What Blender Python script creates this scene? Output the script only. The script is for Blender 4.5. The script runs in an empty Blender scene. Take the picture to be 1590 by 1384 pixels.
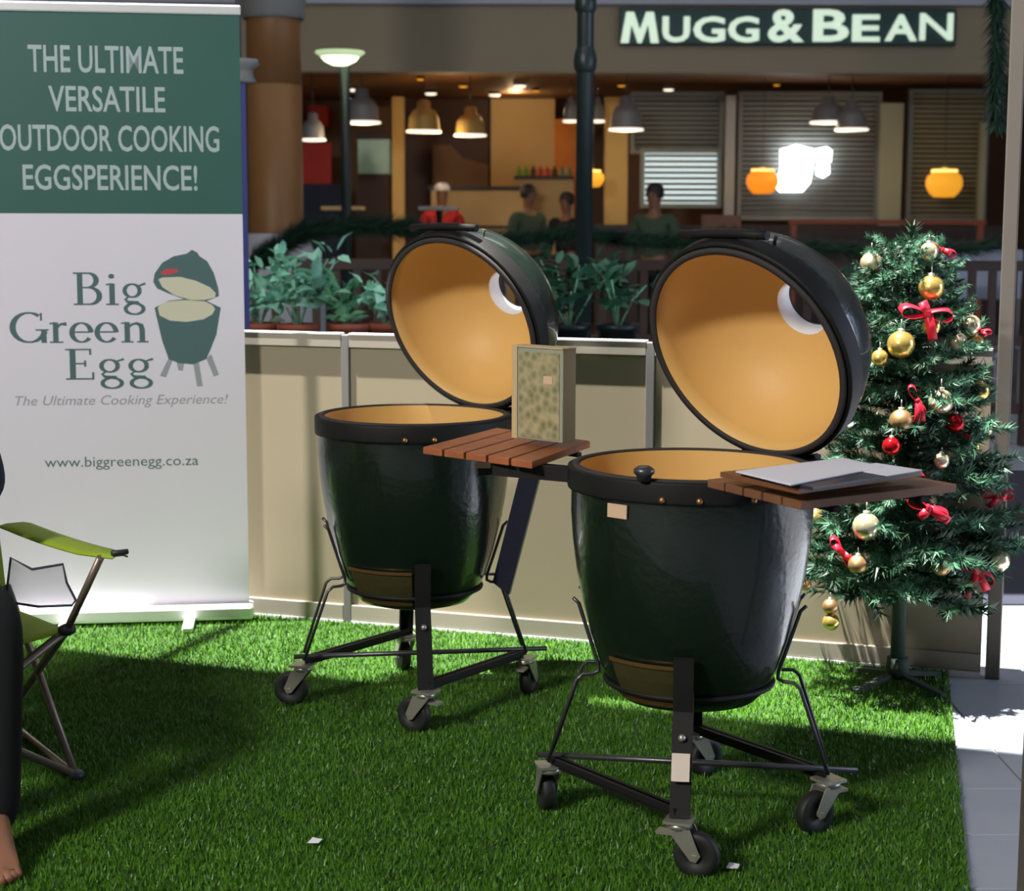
import bpy, bmesh, math, random
from mathutils import Vector, Matrix
random.seed(7)
PI = math.pi
sc = bpy.context.scene
COL = sc.collection

# ---------------------------------------------------------------- camera
F_PX, PITCH, ROLL, CAM_H = 2640.9, 0.12932, 0.00287, 1.2984
cam_data = bpy.data.cameras.new('camera')
cam = bpy.data.objects.new('camera', cam_data)
COL.objects.link(cam)
fw = Vector((0, math.cos(PITCH), -math.sin(PITCH)))
_up = Vector((0, math.sin(PITCH), math.cos(PITCH)))
_rt = Vector((1, 0, 0))
rt = _rt * math.cos(ROLL) + _up * math.sin(ROLL)
up = _up * math.cos(ROLL) - _rt * math.sin(ROLL)
cam.matrix_world = Matrix(((rt.x, up.x, -fw.x, 0), (rt.y, up.y, -fw.y, 0), (rt.z, up.z, -fw.z, CAM_H), (0, 0, 0, 1)))
cam_data.sensor_fit = 'HORIZONTAL'
cam_data.sensor_width = 36
cam_data.lens = F_PX / 1590 * 36
cam_data.clip_start = 0.05
cam_data.clip_end = 200
cam_data.dof.use_dof = True
cam_data.dof.focus_distance = 3.9
cam_data.dof.aperture_fstop = 5.6
sc.camera = cam

# ---------------------------------------------------------------- world, sun, large lights, exposure
world = bpy.data.worlds.new('world')
sc.world = world
world.use_nodes = True
world.node_tree.nodes['Background'].inputs[0].default_value = (0.75, 0.82, 1.0, 1)
world.node_tree.nodes['Background'].inputs[1].default_value = 0.09
SUN_D = Vector((0.27, 0.03, -1.0))                   # high summer sun falling through the skylight
sun_data = bpy.data.lights.new('sun', 'SUN')
sun_data.energy = 25.0
sun_data.angle = math.radians(0.6)
sun_data.color = (1.0, 0.97, 0.9)
sun = bpy.data.objects.new('sun', sun_data)
sun.rotation_euler = SUN_D.to_track_quat('-Z', 'Y').to_euler()
COL.objects.link(sun)


def area(name, loc, target, sx, sy, power, color):
    d = bpy.data.lights.new(name, 'AREA')
    d.shape = 'RECTANGLE'
    d.size, d.size_y, d.energy, d.color = sx, sy, power, color
    o = bpy.data.objects.new(name, d)
    o.location = loc
    o.rotation_euler = (Vector(target) - Vector(loc)).to_track_quat('-Z', 'Y').to_euler()
    COL.objects.link(o)
    return o


area('entrance_daylight', (-4.6, -2.2, 4.7), (0.1, 4.6, 0.9), 1.1, 0.7, 500, (1.0, 0.95, 0.88))
area('side_daylight', (8.5, 4.2, 2.2), (0.4, 4.0, 0.7), 3.0, 3.0, 230, (0.62, 0.74, 1.0))
area('terrace_fill', (0.2, 7.6, 5.3), (0.0, 8.3, 0.8), 4.0, 0.6, 45, (0.88, 0.95, 1.0))  # added fill to brighten the potted plants, no fixture hangs there
area('restaurant_ceiling_light', (0.4, 21.0, 2.96), (0.4, 21.0, 0), 7.0, 3.0, 75, (1.0, 0.62, 0.28))
area('mall_hall_fill', (0.0, 12.5, 5.2), (0, 13.5, 0), 8.0, 2.0, 60, (1.0, 0.90, 0.78))  # added overhead fill for the ambient level, not a known lamp
sc.view_settings.view_transform = 'Standard'
sc.view_settings.look = 'None'
sc.view_settings.gamma = 1
sc.view_settings.use_curve_mapping = False
sc.view_settings.exposure = 0.0

# ---------------------------------------------------------------- helpers


def ray(px, py):
    return fw + rt * ((px - 795) / F_PX) + up * ((692 - py) / F_PX)


def gnd(px, py, z=0.0):
    d = ray(px, py)
    return Vector((0, 0, CAM_H)) + d * ((z - CAM_H) / d.z)


def at(px, py, Y):
    d = ray(px, py)
    return Vector((0, 0, CAM_H)) + d * (Y / d.y)


def mat(name, color, rough=0.6, metal=0.0, emit=None, estr=0.0, noise=0.0, nscale=30.0, bump=0.0, alpha=1.0,
        trans=0.0, spec=0.5, stretch=None, coat=0.0):
    m = bpy.data.materials.new(name)
    m.use_nodes = True
    nt = m.node_tree
    b = nt.nodes['Principled BSDF']
    c = (*color, 1)
    b.inputs['Base Color'].default_value = c
    b.inputs['Roughness'].default_value = rough
    b.inputs['Metallic'].default_value = metal
    b.inputs['Specular IOR Level'].default_value = spec
    b.inputs['Transmission Weight'].default_value = trans
    b.inputs['Alpha'].default_value = alpha
    b.inputs['Coat Weight'].default_value = coat
    if emit:
        b.inputs['Emission Color'].default_value = (*emit, 1)
        b.inputs['Emission Strength'].default_value = estr
    tc = nt.nodes.new('ShaderNodeTexCoord')
    mp = nt.nodes.new('ShaderNodeMapping')
    if stretch:
        mp.inputs['Scale'].default_value = stretch
    nt.links.new(tc.outputs['Object'], mp.inputs['Vector'])
    if noise or bump:
        n = nt.nodes.new('ShaderNodeTexNoise')
        n.inputs['Scale'].default_value = nscale
        n.inputs['Detail'].default_value = 4
        nt.links.new(mp.outputs['Vector'], n.inputs['Vector'])
        if noise:
            r = nt.nodes.new('ShaderNodeMixRGB')
            r.inputs[1].default_value = tuple(max(0, x * (1 - noise)) for x in color) + (1,)
            r.inputs[2].default_value = tuple(min(1, x * (1 + noise)) for x in color) + (1,)
            nt.links.new(n.outputs['Fac'], r.inputs[0])
            nt.links.new(r.outputs[0], b.inputs['Base Color'])
        if bump:
            bp = nt.nodes.new('ShaderNodeBump')
            bp.inputs['Strength'].default_value = bump
            bp.inputs['Distance'].default_value = 0.004
            nt.links.new(n.outputs['Fac'], bp.inputs['Height'])
            nt.links.new(bp.outputs['Normal'], b.inputs['Normal'])
    return m


def props(o, label=None, cat=None, group=None, kind=None):
    if label:
        o['label'] = label
    if cat:
        o['category'] = cat
    if group:
        o['group'] = group
    if kind:
        o['kind'] = kind
    return o


def empty(name, loc, label, cat, rz=0.0, group=None):
    o = bpy.data.objects.new(name, None)
    COL.objects.link(o)
    o.empty_display_size = 0.05
    o.location = loc
    o.rotation_euler = (0, 0, rz)
    return props(o, label, cat, group)


class MB:
    """collects shapes into one mesh"""
    def __init__(self):
        self.v, self.f, self.sm = [], [], []

    def add(self, vs, fs, smooth=False):
        b = len(self.v)
        self.v += [tuple(p) for p in vs]
        for q in fs:
            self.f.append([b + i for i in q])
            self.sm.append(smooth)
        return self

    def box(self, c, s, M=None):
        x, y, z = s[0] / 2, s[1] / 2, s[2] / 2
        vs = [Vector(p) for p in ((-x, -y, -z), (x, -y, -z), (x, y, -z), (-x, y, -z), (-x, -y, z), (x, -y, z), (x, y, z), (-x, y, z))]
        if M is not None:
            vs = [M @ p for p in vs]
        c = Vector(c)
        return self.add([p + c for p in vs], ((3, 2, 1, 0), (4, 5, 6, 7), (0, 1, 5, 4), (1, 2, 6, 5), (2, 3, 7, 6), (3, 0, 4, 7)))

    def bar(self, a, b, w, t, upv=(0, 0, 1)):
        a, b = Vector(a), Vector(b)
        d = (b - a)
        L = d.length
        d.normalize()
        s = d.cross(Vector(upv))
        if s.length < 1e-4:
            s = d.cross(Vector((0, 1, 0)))
        s.normalize()
        n = s.cross(d)
        M = Matrix((s, d, n)).transposed()
        return self.box((a + b) / 2, (w, L, t), M)

    def tube(self, pts, r, n=10, caps=True, closed=False):
        pts = [Vector(p) for p in pts]
        rs = r if isinstance(r, (list, tuple)) else [r] * len(pts)
        N = len(pts)
        vs, prev = [], None
        for i, p in enumerate(pts):
            if closed:
                d = pts[(i + 1) % N] - pts[i - 1]
            else:
                d = pts[min(i + 1, N - 1)] - pts[max(i - 1, 0)]
            d.normalize()
            if prev is None:
                s = d.orthogonal().normalized()
            else:
                s = (prev - d * prev.dot(d))
                s = s.normalized() if s.length > 1e-6 else d.orthogonal().normalized()
            prev = s
            t = d.cross(s)
            for k in range(n):
                a = 2 * PI * k / n
                vs.append(p + (s * math.cos(a) + t * math.sin(a)) * rs[i])
        fs = []
        for i in range(N if closed else N - 1):
            j = (i + 1) % N
            for k in range(n):
                l = (k + 1) % n
                fs.append((i * n + k, i * n + l, j * n + l, j * n + k))
        self.add(vs, fs, True)
        if caps and not closed:
            self.add(vs[:n], (tuple(range(n))[::-1],))
            self.add(vs[-n:], (tuple(range(n)),))
        return self

    def lathe(self, prof, n=48, M=None, smooth=True, a0=0.0, a1=2 * PI):
        full = abs(a1 - a0 - 2 * PI) < 1e-6
        m = n if full else n + 1
        vs = []
        for (r, z) in prof:
            for k in range(m):
                a = a0 + (a1 - a0) * k / n
                p = Vector((r * math.cos(a), r * math.sin(a), z))
                vs.append(M @ p if M is not None else p)
        fs = []
        for i in range(len(prof) - 1):
            for k in range(n):
                l = (k + 1) % m
                fs.append((i * m + k, i * m + l, (i + 1) * m + l, (i + 1) * m + k))
        return self.add(vs, fs, smooth)

    def ball(self, c, r, n=16, sz=1.0):
        prof = [(max(1e-4, r * math.sin(PI * i / (n // 2))), -r * sz * math.cos(PI * i / (n // 2))) for i in range(n // 2 + 1)]
        return self.lathe(prof, n, Matrix.Translation(Vector(c)))

    def poly(self, pts, thick=0.0, nrm=None):
        pts = [Vector(p) for p in pts]
        n = len(pts)
        if thick == 0:
            return self.add(pts, (tuple(range(n)),))
        if nrm is None:
            nrm = (pts[1] - pts[0]).cross(pts[2] - pts[1]).normalized()
        q = [p + nrm * thick for p in pts]
        fs = [tuple(range(n))[::-1], tuple(range(n, 2 * n))] + [(i, (i + 1) % n, (i + 1) % n + n, i + n) for i in range(n)]
        return self.add(pts + q, fs)

    def build(self, name, m, parent=None, loc=(0, 0, 0), rz=0.0, bevel=0.0, label=None, cat=None, group=None, kind=None):
        me = bpy.data.meshes.new(name)
        me.from_pydata(self.v, [], self.f)
        me.polygons.foreach_set('use_smooth', self.sm)
        ms = m if isinstance(m, (list, tuple)) else [m]
        for x in ms:
            me.materials.append(x)
        bm = bmesh.new()
        bm.from_mesh(me)
        bmesh.ops.remove_doubles(bm, verts=bm.verts, dist=1e-6)
        bmesh.ops.recalc_face_normals(bm, faces=bm.faces)
        bm.to_mesh(me)
        bm.free()
        me.update()
        o = bpy.data.objects.new(name, me)
        COL.objects.link(o)
        o.location = loc
        o.rotation_euler = (0, 0, rz)
        if parent:
            o.parent = parent
        if bevel:
            b = o.modifiers.new('bevel', 'BEVEL')
            b.width = bevel
            b.segments = 2
            b.limit_method = 'ANGLE'
        return props(o, label, cat, group, kind)


def like(o, parent=None, loc=None, rot=None, scale=None, name=None):
    """a further object sharing o's mesh"""
    c = o.copy()
    COL.objects.link(c)
    c.parent = parent
    if name:
        c.name = name
    if loc is not None:
        c.location = loc
    if rot is not None:
        c.rotation_euler = rot
    if scale is not None:
        c.scale = scale
    return c


def copy_tree(o, parent=None):
    c = o.copy()
    COL.objects.link(c)
    c.parent = parent
    for ch in [k for k in COL.objects if k.parent == o]:
        copy_tree(ch, c)
    return c


def text_polys(s, size_box, shear=0.0, offset=0.0):
    """flat lettering: verts (x,y) fitted into size_box=(w,h), faces"""
    cu = bpy.data.curves.new('t', 'FONT')
    cu.body = s
    cu.offset = offset
    cu.shear = shear
    cu.resolution_u = 3
    ob = bpy.data.objects.new('t', cu)
    COL.objects.link(ob)
    dg = bpy.context.evaluated_depsgraph_get()
    me = bpy.data.meshes.new_from_object(ob.evaluated_get(dg))
    bpy.data.objects.remove(ob)
    vs = [v.co.copy() for v in me.vertices]
    fs = [tuple(p.vertices) for p in me.polygons]
    bpy.data.meshes.remove(me)
    bpy.data.curves.remove(cu)
    x0, x1 = min(v.x for v in vs), max(v.x for v in vs)
    y0, y1 = min(v.y for v in vs), max(v.y for v in vs)
    w, h = size_box
    return [((v.x - x0) / (x1 - x0) * w, (v.y - y0) / (y1 - y0) * h) for v in vs], fs


# ---------------------------------------------------------------- materials
M = {}
M['turf_base'] = mat('turf_base', (0.022, 0.07, 0.006), 0.9, noise=0.4, nscale=9)
M['blade'] = mat('blade', (0.075, 0.205, 0.012), 0.45, noise=0.35, nscale=3.0)
M['tile'] = mat('tile', (0.40, 0.43, 0.50), 0.25, noise=0.10, nscale=5)
M['grout'] = mat('grout', (0.20, 0.21, 0.24), 0.8)
M['shaded_tile'] = mat('shaded_tile', (0.05, 0.055, 0.08), 0.3, noise=0.2, nscale=4)
M['panel'] = mat('panel', (0.285, 0.24, 0.168), 0.55, noise=0.04, nscale=4)
M['alu'] = mat('alu', (0.62, 0.61, 0.60), 0.38, 0.6, noise=0.04)
M['alu_bright'] = mat('alu_bright', (0.85, 0.86, 0.88), 0.3, 0.3)
M['rail_grey'] = mat('rail_grey', (0.33, 0.295, 0.25), 0.5, 0.1)
M['joint_grey'] = mat('joint_grey', (0.17, 0.165, 0.165), 0.5, 0.2)
M['taupe'] = mat('taupe', (0.12, 0.105, 0.09), 0.6, 0.1, noise=0.1, nscale=6)
M['banner'] = mat('banner', (0.78, 0.75, 0.86), 0.5, noise=0.02, nscale=3)
M['teal'] = mat('teal', (0.028, 0.115, 0.095), 0.5, noise=0.08, nscale=3)
M['print_white'] = mat('print_white', (0.42, 0.52, 0.54), 0.5)
M['print_green'] = mat('print_green', (0.075, 0.15, 0.16), 0.5)
M['print_grey'] = mat('print_grey', (0.34, 0.36, 0.40), 0.5)
M['print_cream'] = mat('print_cream', (0.66, 0.64, 0.50), 0.5)
M['print_red'] = mat('print_red', (0.55, 0.07, 0.08), 0.5)
M['glaze'] = mat('glaze', (0.006, 0.013, 0.008), 0.27, noise=0.3, nscale=60, bump=0.35, coat=0.3)
M['ceramic'] = mat('ceramic', (0.76, 0.47, 0.155), 0.5, noise=0.03, nscale=6, spec=0.35)
M['felt'] = mat('felt', (0.035, 0.03, 0.03), 0.8)
M['steel'] = mat('steel', (0.010, 0.010, 0.010), 0.6, 0.0, noise=0.2, nscale=30, spec=0.25)
M['rod'] = mat('rod', (0.10, 0.10, 0.11), 0.35, 0.7)
M['copper'] = mat('copper', (0.50, 0.26, 0.10), 0.35, 0.8)
M['door'] = mat('door', (0.10, 0.085, 0.035), 0.4, 0.5, noise=0.2, nscale=50)
M['zinc'] = mat('zinc', (0.50, 0.48, 0.42), 0.35, 0.7, noise=0.1)
M['rubber'] = mat('rubber', (0.012, 0.014, 0.012), 0.6)
M['wood'] = mat('wood', (0.36, 0.115, 0.045), 0.45, noise=0.45, nscale=14, stretch=(1, 1, 1))
M['wood_dark'] = mat('wood_dark', (0.20, 0.085, 0.04), 0.5, noise=0.4, nscale=14)
M['sticker'] = mat('sticker', (0.66, 0.45, 0.30), 0.6)
M['sticker_white'] = mat('sticker_white', (0.72, 0.62, 0.54), 0.6)
M['paper'] = mat('paper', (0.80, 0.79, 0.86), 0.6)
M['folder'] = mat('folder', (0.025, 0.025, 0.045), 0.35)
M['brown_leather'] = mat('brown_leather', (0.19, 0.075, 0.035), 0.4)
M['white'] = mat('white', (0.80, 0.80, 0.84), 0.5)
M['lime'] = mat('lime', (0.30, 0.42, 0.02), 0.7, noise=0.08, nscale=80, bump=0.2)
M['mesh_fabric'] = mat('mesh_fabric', (0.30, 0.30, 0.36), 0.7, alpha=0.55)
M['navy_trim'] = mat('navy_trim', (0.03, 0.04, 0.06), 0.7)
M['bronze'] = mat('bronze', (0.24, 0.19, 0.155), 0.4, 0.6)
M['joint'] = mat('joint', (0.03, 0.035, 0.04), 0.5)
M['skin'] = mat('skin', (0.34, 0.15, 0.08), 0.5, noise=0.06, nscale=12)
M['skin_dark'] = mat('skin_dark', (0.22, 0.10, 0.06), 0.5, noise=0.06, nscale=12)
M['black_cloth'] = mat('black_cloth', (0.006, 0.008, 0.009), 0.9)
M['navy_cloth'] = mat('navy_cloth', (0.02, 0.03, 0.06), 0.9)
M['green_cloth'] = mat('green_cloth', (0.05, 0.08, 0.05), 0.9)
M['red_cloth'] = mat('red_cloth', (0.45, 0.02, 0.02), 0.8)
M['hair'] = mat('hair', (0.012, 0.009, 0.008), 0.6)
M['pine'] = mat('pine', (0.012, 0.055, 0.024), 0.55, noise=0.4, nscale=9)
M['pine_tip'] = mat('pine_tip', (0.05, 0.15, 0.085), 0.55, noise=0.3, nscale=9)
M['garland'] = mat('garland', (0.012, 0.045, 0.028), 0.6, noise=0.4, nscale=9)
M['bark'] = mat('bark', (0.03, 0.05, 0.035), 0.8)
M['gold'] = mat('gold', (0.72, 0.52, 0.14), 0.22, 0.75)
M['champagne'] = mat('champagne', (0.80, 0.72, 0.48), 0.20, 0.7)
M['matt_gold'] = mat('matt_gold', (0.55, 0.33, 0.15), 0.4, 0.8)
M['red_gloss'] = mat('red_gloss', (0.60, 0.012, 0.02), 0.15, 0.7)
M['ribbon'] = mat('ribbon', (0.62, 0.008, 0.03), 0.45)
M['leaf_pale'] = mat('leaf_pale', (0.36, 0.74, 0.58), 0.5, noise=0.35, nscale=14)
M['leaf_mid'] = mat('leaf_mid', (0.20, 0.50, 0.30), 0.5, noise=0.3, nscale=14)
M['leaf_dark'] = mat('leaf_dark', (0.03, 0.13, 0.075), 0.5, noise=0.3, nscale=14)
M['terracotta'] = mat('terracotta', (0.30, 0.08, 0.045), 0.7, noise=0.15)
M['dark_wood'] = mat('dark_wood', (0.030, 0.014, 0.010), 0.5, noise=0.4, nscale=8)
M['black_green'] = mat('black_green', (0.010, 0.022, 0.024), 0.4, noise=0.2)
M['column'] = mat('column', (0.19, 0.088, 0.026), 0.5, noise=0.08, nscale=3)
M['column_grey'] = mat('column_grey', (0.16, 0.17, 0.17), 0.6, noise=0.1)
M['plinth'] = mat('plinth', (0.34, 0.36, 0.42), 0.6)
M['blue'] = mat('blue', (0.018, 0.03, 0.19), 0.6)
M['fascia'] = mat('fascia', (0.28, 0.24, 0.17), 0.7, noise=0.06, nscale=2)
M['cornice'] = mat('cornice', (0.40, 0.44, 0.54), 0.6)
M['int_ceiling'] = mat('int_ceiling', (0.22, 0.10, 0.04), 0.6, noise=0.2, nscale=2)
M['int_wall'] = mat('int_wall', (0.16, 0.08, 0.035), 0.7, noise=0.2, nscale=2)
M['int_floor'] = mat('int_floor', (0.12, 0.06, 0.03), 0.4)
M['beige_wall'] = mat('beige_wall', (0.60, 0.42, 0.20), 0.7, noise=0.1, nscale=2)
M['tan_wood'] = mat('tan_wood', (0.62, 0.40, 0.12), 0.6, noise=0.1, nscale=4)
M['choc'] = mat('choc', (0.055, 0.02, 0.012), 0.6)
M['slat'] = mat('slat', (0.27, 0.25, 0.15), 0.55, noise=0.2, nscale=3)
M['slat_grey'] = mat('slat_grey', (0.22, 0.24, 0.22), 0.55, noise=0.2, nscale=3)
M['post_light'] = mat('post_light', (0.42, 0.44, 0.42), 0.5)
M['post_tan'] = mat('post_tan', (0.34, 0.34, 0.22), 0.5)
M['sign_board'] = mat('sign_board', (0.012, 0.05, 0.055), 0.5)
M['sign_letter'] = mat('sign_letter', (0.7, 0.8, 0.7), 0.5, emit=(0.62, 0.80, 0.62), estr=0.75)
M['daylight'] = mat('daylight', (0.8, 0.85, 0.9), 0.5, emit=(0.92, 0.96, 1.0), estr=6.0)
M['daylight_dim'] = mat('daylight_dim', (0.6, 0.7, 0.7), 0.5, emit=(0.66, 0.80, 0.82), estr=1.3)
M['reflect_glass'] = mat('reflect_glass', (0.05, 0.06, 0.07), 0.08, alpha=0.35)
M['lamp_white'] = mat('lamp_white', (0.9, 0.85, 0.75), 0.5, emit=(1.0, 0.86, 0.68), estr=1.6)
M['lamp_bowl'] = mat('lamp_bowl', (0.9, 0.95, 0.8), 0.5, emit=(0.90, 1.0, 0.66), estr=3.0)
M['lamp_rim'] = mat('lamp_rim', (0.5, 0.6, 0.4), 0.5, emit=(0.5, 0.65, 0.36), estr=0.9)
M['shade_grey'] = mat('shade_grey', (0.30, 0.31, 0.32), 0.35, 0.4)
M['shade_gold'] = mat('shade_gold', (0.62, 0.45, 0.16), 0.35, 0.5)
M['orange_glow'] = mat('orange_glow', (0.8, 0.3, 0.03), 0.5, emit=(1.0, 0.27, 0.012), estr=0.85)
M['amber_glow'] = mat('amber_glow', (0.8, 0.4, 0.05), 0.5, emit=(1.0, 0.40, 0.02), estr=0.75)
M['glow_top'] = mat('glow_top', (1, 0.8, 0.4), 0.5, emit=(1.0, 0.72, 0.20), estr=1.8)
M['orange_art'] = mat('orange_art', (0.62, 0.20, 0.03), 0.7, noise=0.3, nscale=3)
M['red_panel'] = mat('red_panel', (0.42, 0.025, 0.02), 0.7, noise=0.2, nscale=4)
M['green_glass'] = mat('green_glass', (0.18, 0.28, 0.18), 0.3, noise=0.3, nscale=4, emit=(0.25, 0.5, 0.33), estr=0.10)
M['chair_grey'] = mat('chair_grey', (0.22, 0.25, 0.33), 0.5)
M['mall_ceiling'] = mat('mall_ceiling', (0.55, 0.55, 0.55), 0.8)

# product box: dull green-olive print, procedural blotches
m = M['carton'] = mat('carton', (0.30, 0.30, 0.17), 0.6, noise=0.0)
nt = m.node_tree
vo = nt.nodes.new('ShaderNodeTexVoronoi'); vo.inputs['Scale'].default_value = 55
rp = nt.nodes.new('ShaderNodeValToRGB')
rp.color_ramp.elements[0].color = (0.12, 0.14, 0.06, 1)
rp.color_ramp.elements[1].color = (0.42, 0.36, 0.20, 1); rp.color_ramp.elements[1].position = 0.8
tc = nt.nodes.new('ShaderNodeTexCoord')
nt.links.new(tc.outputs['Object'], vo.inputs['Vector'])
nt.links.new(vo.outputs['Distance'], rp.inputs[0])
nt.links.new(rp.outputs[0], nt.nodes['Principled BSDF'].inputs['Base Color'])
M['carton_edge'] = mat('carton_edge', (0.56, 0.42, 0.22), 0.6)
M['carton_side'] = mat('carton_side', (0.30, 0.32, 0.24), 0.6)

# ---------------------------------------------------------------- the setting: floor
b = MB(); b.box((0, 14, -0.03), (30, 34, 0.06))
floor = b.build('floor', M['grout'], kind='structure')
# tiles around the stand, one by one; the same floor runs on beyond them as larger slabs
tile = None
TS = 0.3
P1 = MB().box((0, 0, 0.0), (TS - 0.006, TS - 0.006, 0.012))
count = 0
for i in range(-1, 9):
    for j in range(0, 9):
        x, y = 0.75 + i * TS, 3.05 + j * TS
        if x < 0.25 + 0.228 * (y - 2.0):
            continue
        if x > 0.35 * y + 0.9:
            continue
        if tile is None:
            tile = P1.build('floor_tile', M['tile'], floor, bevel=0.002)
            o = tile
        else:
            o = like(tile, floor)
        o.location = (x, y, 0.0)
        count += 1
b = MB()
for i in range(-30, 30):
    for j in range(0, 42):
        x, y = i * 0.6 + 0.3, 9.0 + 0.3 + j * 0.6
        if abs(x) < 8:
            b.box((x, y, 0), (0.59, 0.59, 0.012))
b.build('floor_slab', M['tile'], floor, kind='stuff')
b = MB()
b.box((0, 7.36, 0.001), (16, 3.24, 0.012))  # dark strip painted where the floor lies in shade beyond the sun patch
b.build('floor_shade_band', M['shaded_tile'], floor, label='dark band painted as shade across the floor')
MB().box((0, 7.55, 0.004), (16, 0.22, 0.012)).build('brown_floor_strip', M['dark_wood'], floor)
b = MB(); b.box((-3.0, 1.5, 0.001), (11, 2.9, 0.012))
b.build('front_floor_band', M['tile'], floor)

# mall ceiling with the skylight that lets the sun in
CZ = 5.6


def lift(p):
    return Vector((p[0], p[1], 0)) - SUN_D * CZ / 1.0


fl = [(-9.0, 7.6), (-1.567, 5.085), (-0.676, 4.781), (0.08, 4.442), (0.52, 4.357), (1.095, 4.112), (1.194, 3.95), (6.0, 2.35)]
slope = (4.112 - 5.085) / (1.095 + 1.567)
fa, fb = lift((-9.0, 5.08 + slope * (-9 + 1.567))), lift((7.0, 4.107 + slope * (7.0 - 1.095)))
# front slab (over the viewer)
b = MB().poly([(-12, -9, CZ), (12, -9, CZ), (12, fb.y, CZ), (fb.x, fb.y, CZ), (fa.x, fa.y, CZ), (-12, fa.y, CZ)], 0.25, Vector((0, 0, 1)))
b.build('ceiling', M['mall_ceiling'], kind='structure')
c0, c1 = lift((-0.36, 4.30)), lift((0.20, 4.75))  # added unseen panel, keeps the sun off the far cooker's bowl
MB().box(((c0.x + c1.x) / 2, (c0.y + c1.y) / 2, CZ + 0.05), (c1.x - c0.x, c1.y - c0.y, 0.1)).build('ceiling', M['mall_ceiling'], kind='structure')
ba, bb = lift((-9.0, 5.72 + 0.5)), lift((7.0, 5.72))
b = MB().poly([(-12, 30, CZ), (-12, ba.y, CZ), (ba.x, ba.y, CZ), (bb.x, bb.y, CZ), (12, bb.y, CZ), (12, 30, CZ)], 0.25, Vector((0, 0, 1)))
b.build('ceiling', M['mall_ceiling'], kind='structure')
m0, m1 = lift((-0.88, 5.36)), lift((-1.05, 4.86))
dm = (m1 - m0)
MB().bar(m0, m1 + dm * 0.2, 0.045, 0.05).build('trim_1', M['alu'], kind='structure')

# ---------------------------------------------------------------- artificial turf
A0, B0 = Vector((-0.8407, 5.510, 0)), Vector((1.368, 4.782, 0))       # partition base line
pdir = (B0 - A0).normalized()
pn = Vector((pdir.y, -pdir.x, 0))            # towards the viewer
if pn.y > 0:
    pn = -pn
PA = A0 - pdir * 1.6
tr1, tr0 = Vector((1.235, 4.66, 0)), Vector((0.74, 2.5, 0))
turf_poly = [Vector((-3.2, 2.2, 0)), Vector((0.67, 2.2, 0)), tr1 + Vector((0.03, 0.14, 0)), PA - pn * 0.02 - pdir * 1.2 + pn * 0.03]
b = MB().poly([p + Vector((0, 0, 0.006)) for p in turf_poly], 0.010, Vector((0, 0, 1)))
turf = b.build('artificial_turf', M['turf_base'], label='bright green artificial grass mat under the two cookers', cat='grass mat')


def inside(x, y):
    c = False
    n = len(turf_poly)
    j = n - 1
    for i in range(n):
        a, d = turf_poly[i], turf_poly[j]
        if (a.y > y) != (d.y > y) and x < (d.x - a.x) * (y - a.y) / (d.y - a.y) + a.x:
            c = not c
        j = i
    return c


import numpy as np
rng = np.random.default_rng(3)
N = 230000
ys = 2.9 + 2.9 * rng.random(N) ** 1.15
xs = (rng.random(N) - 0.5) * 2 * (0.33 * ys + 0.15)
keep = np.array([inside(x, y) for x, y in zip(xs, ys)])
xs, ys = xs[keep], ys[keep]
n = len(xs)
ang = rng.random(n) * 2 * np.pi
h = 0.008 + 0.010 * rng.random(n)
wd = 0.0016 + 0.0012 * rng.random(n)
lean = 0.010 * rng.random(n)
la = rng.random(n) * 2 * np.pi
v = np.zeros((n, 3, 3))
v[:, 0] = np.stack([xs - wd * np.cos(ang), ys - wd * np.sin(ang), np.full(n, 0.015)], 1)
v[:, 1] = np.stack([xs + wd * np.cos(ang), ys + wd * np.sin(ang), np.full(n, 0.015)], 1)
v[:, 2] = np.stack([xs + lean * np.cos(la), ys + lean * np.sin(la), 0.015 + h], 1)
me = bpy.data.meshes.new('grass_blades')
me.from_pydata(v.reshape(-1, 3).tolist(), [], np.arange(3 * n).reshape(-1, 3).tolist())
me.materials.append(M['blade'])
gb = bpy.data.objects.new('grass_blades', me)
COL.objects.link(gb)
gb.parent = turf
gb['kind'] = 'stuff'
GZ = 0.016   # turf surface

# ---------------------------------------------------------------- partition
PH = 0.95
part = empty('display_partition', A0, 'low beige panel partition in aluminium frame standing behind the cookers', 'partition')


def pp(s, z, off=0.0):
    """point on the partition: s metres from the left anchor, z up, off towards the viewer"""
    return pdir * s + pn * off + Vector((0, 0, z))


Mp = Matrix((pdir, pn, Vector((0, 0, 1)))).transposed()
joints = [-1.65, -0.67, 0.33, 1.325, 2.325]
# pixel 560 and 1026 give the two inner uprights
for k, s in enumerate(joints):
    if k == len(joints) - 1:
        continue
    MB().box(pp(s, PH / 2), (0.028, 0.030, PH), Mp).build('upright', M['joint_grey'], part, bevel=0.003)
for k in range(4):
    s0, s1 = joints[k] + 0.014, joints[k + 1] - 0.014
    c, L = (s0 + s1) / 2, s1 - s0
    MB().box(pp(c, 0.5 * (0.06 + 0.92)), (L, 0.008, 0.86), Mp).build('panel', M['panel'], part)
    MB().box(pp(c, PH - 0.02), (L, 0.030, 0.04), Mp).build('top_rail', M['rail_grey'], part, bevel=0.001)
    MB().box(pp(c, PH + 0.0025), (L, 0.034, 0.005), Mp).build('top_edge', M['white'], part)
    MB().box(pp(c, 0.05), (L, 0.030, 0.05), Mp).build('bottom_rail', M['rail_grey'], part, bevel=0.002)
    MB().box(pp(c, 0.012), (L, 0.036, 0.022), Mp).build('base_strip', M['white'], part)
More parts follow.
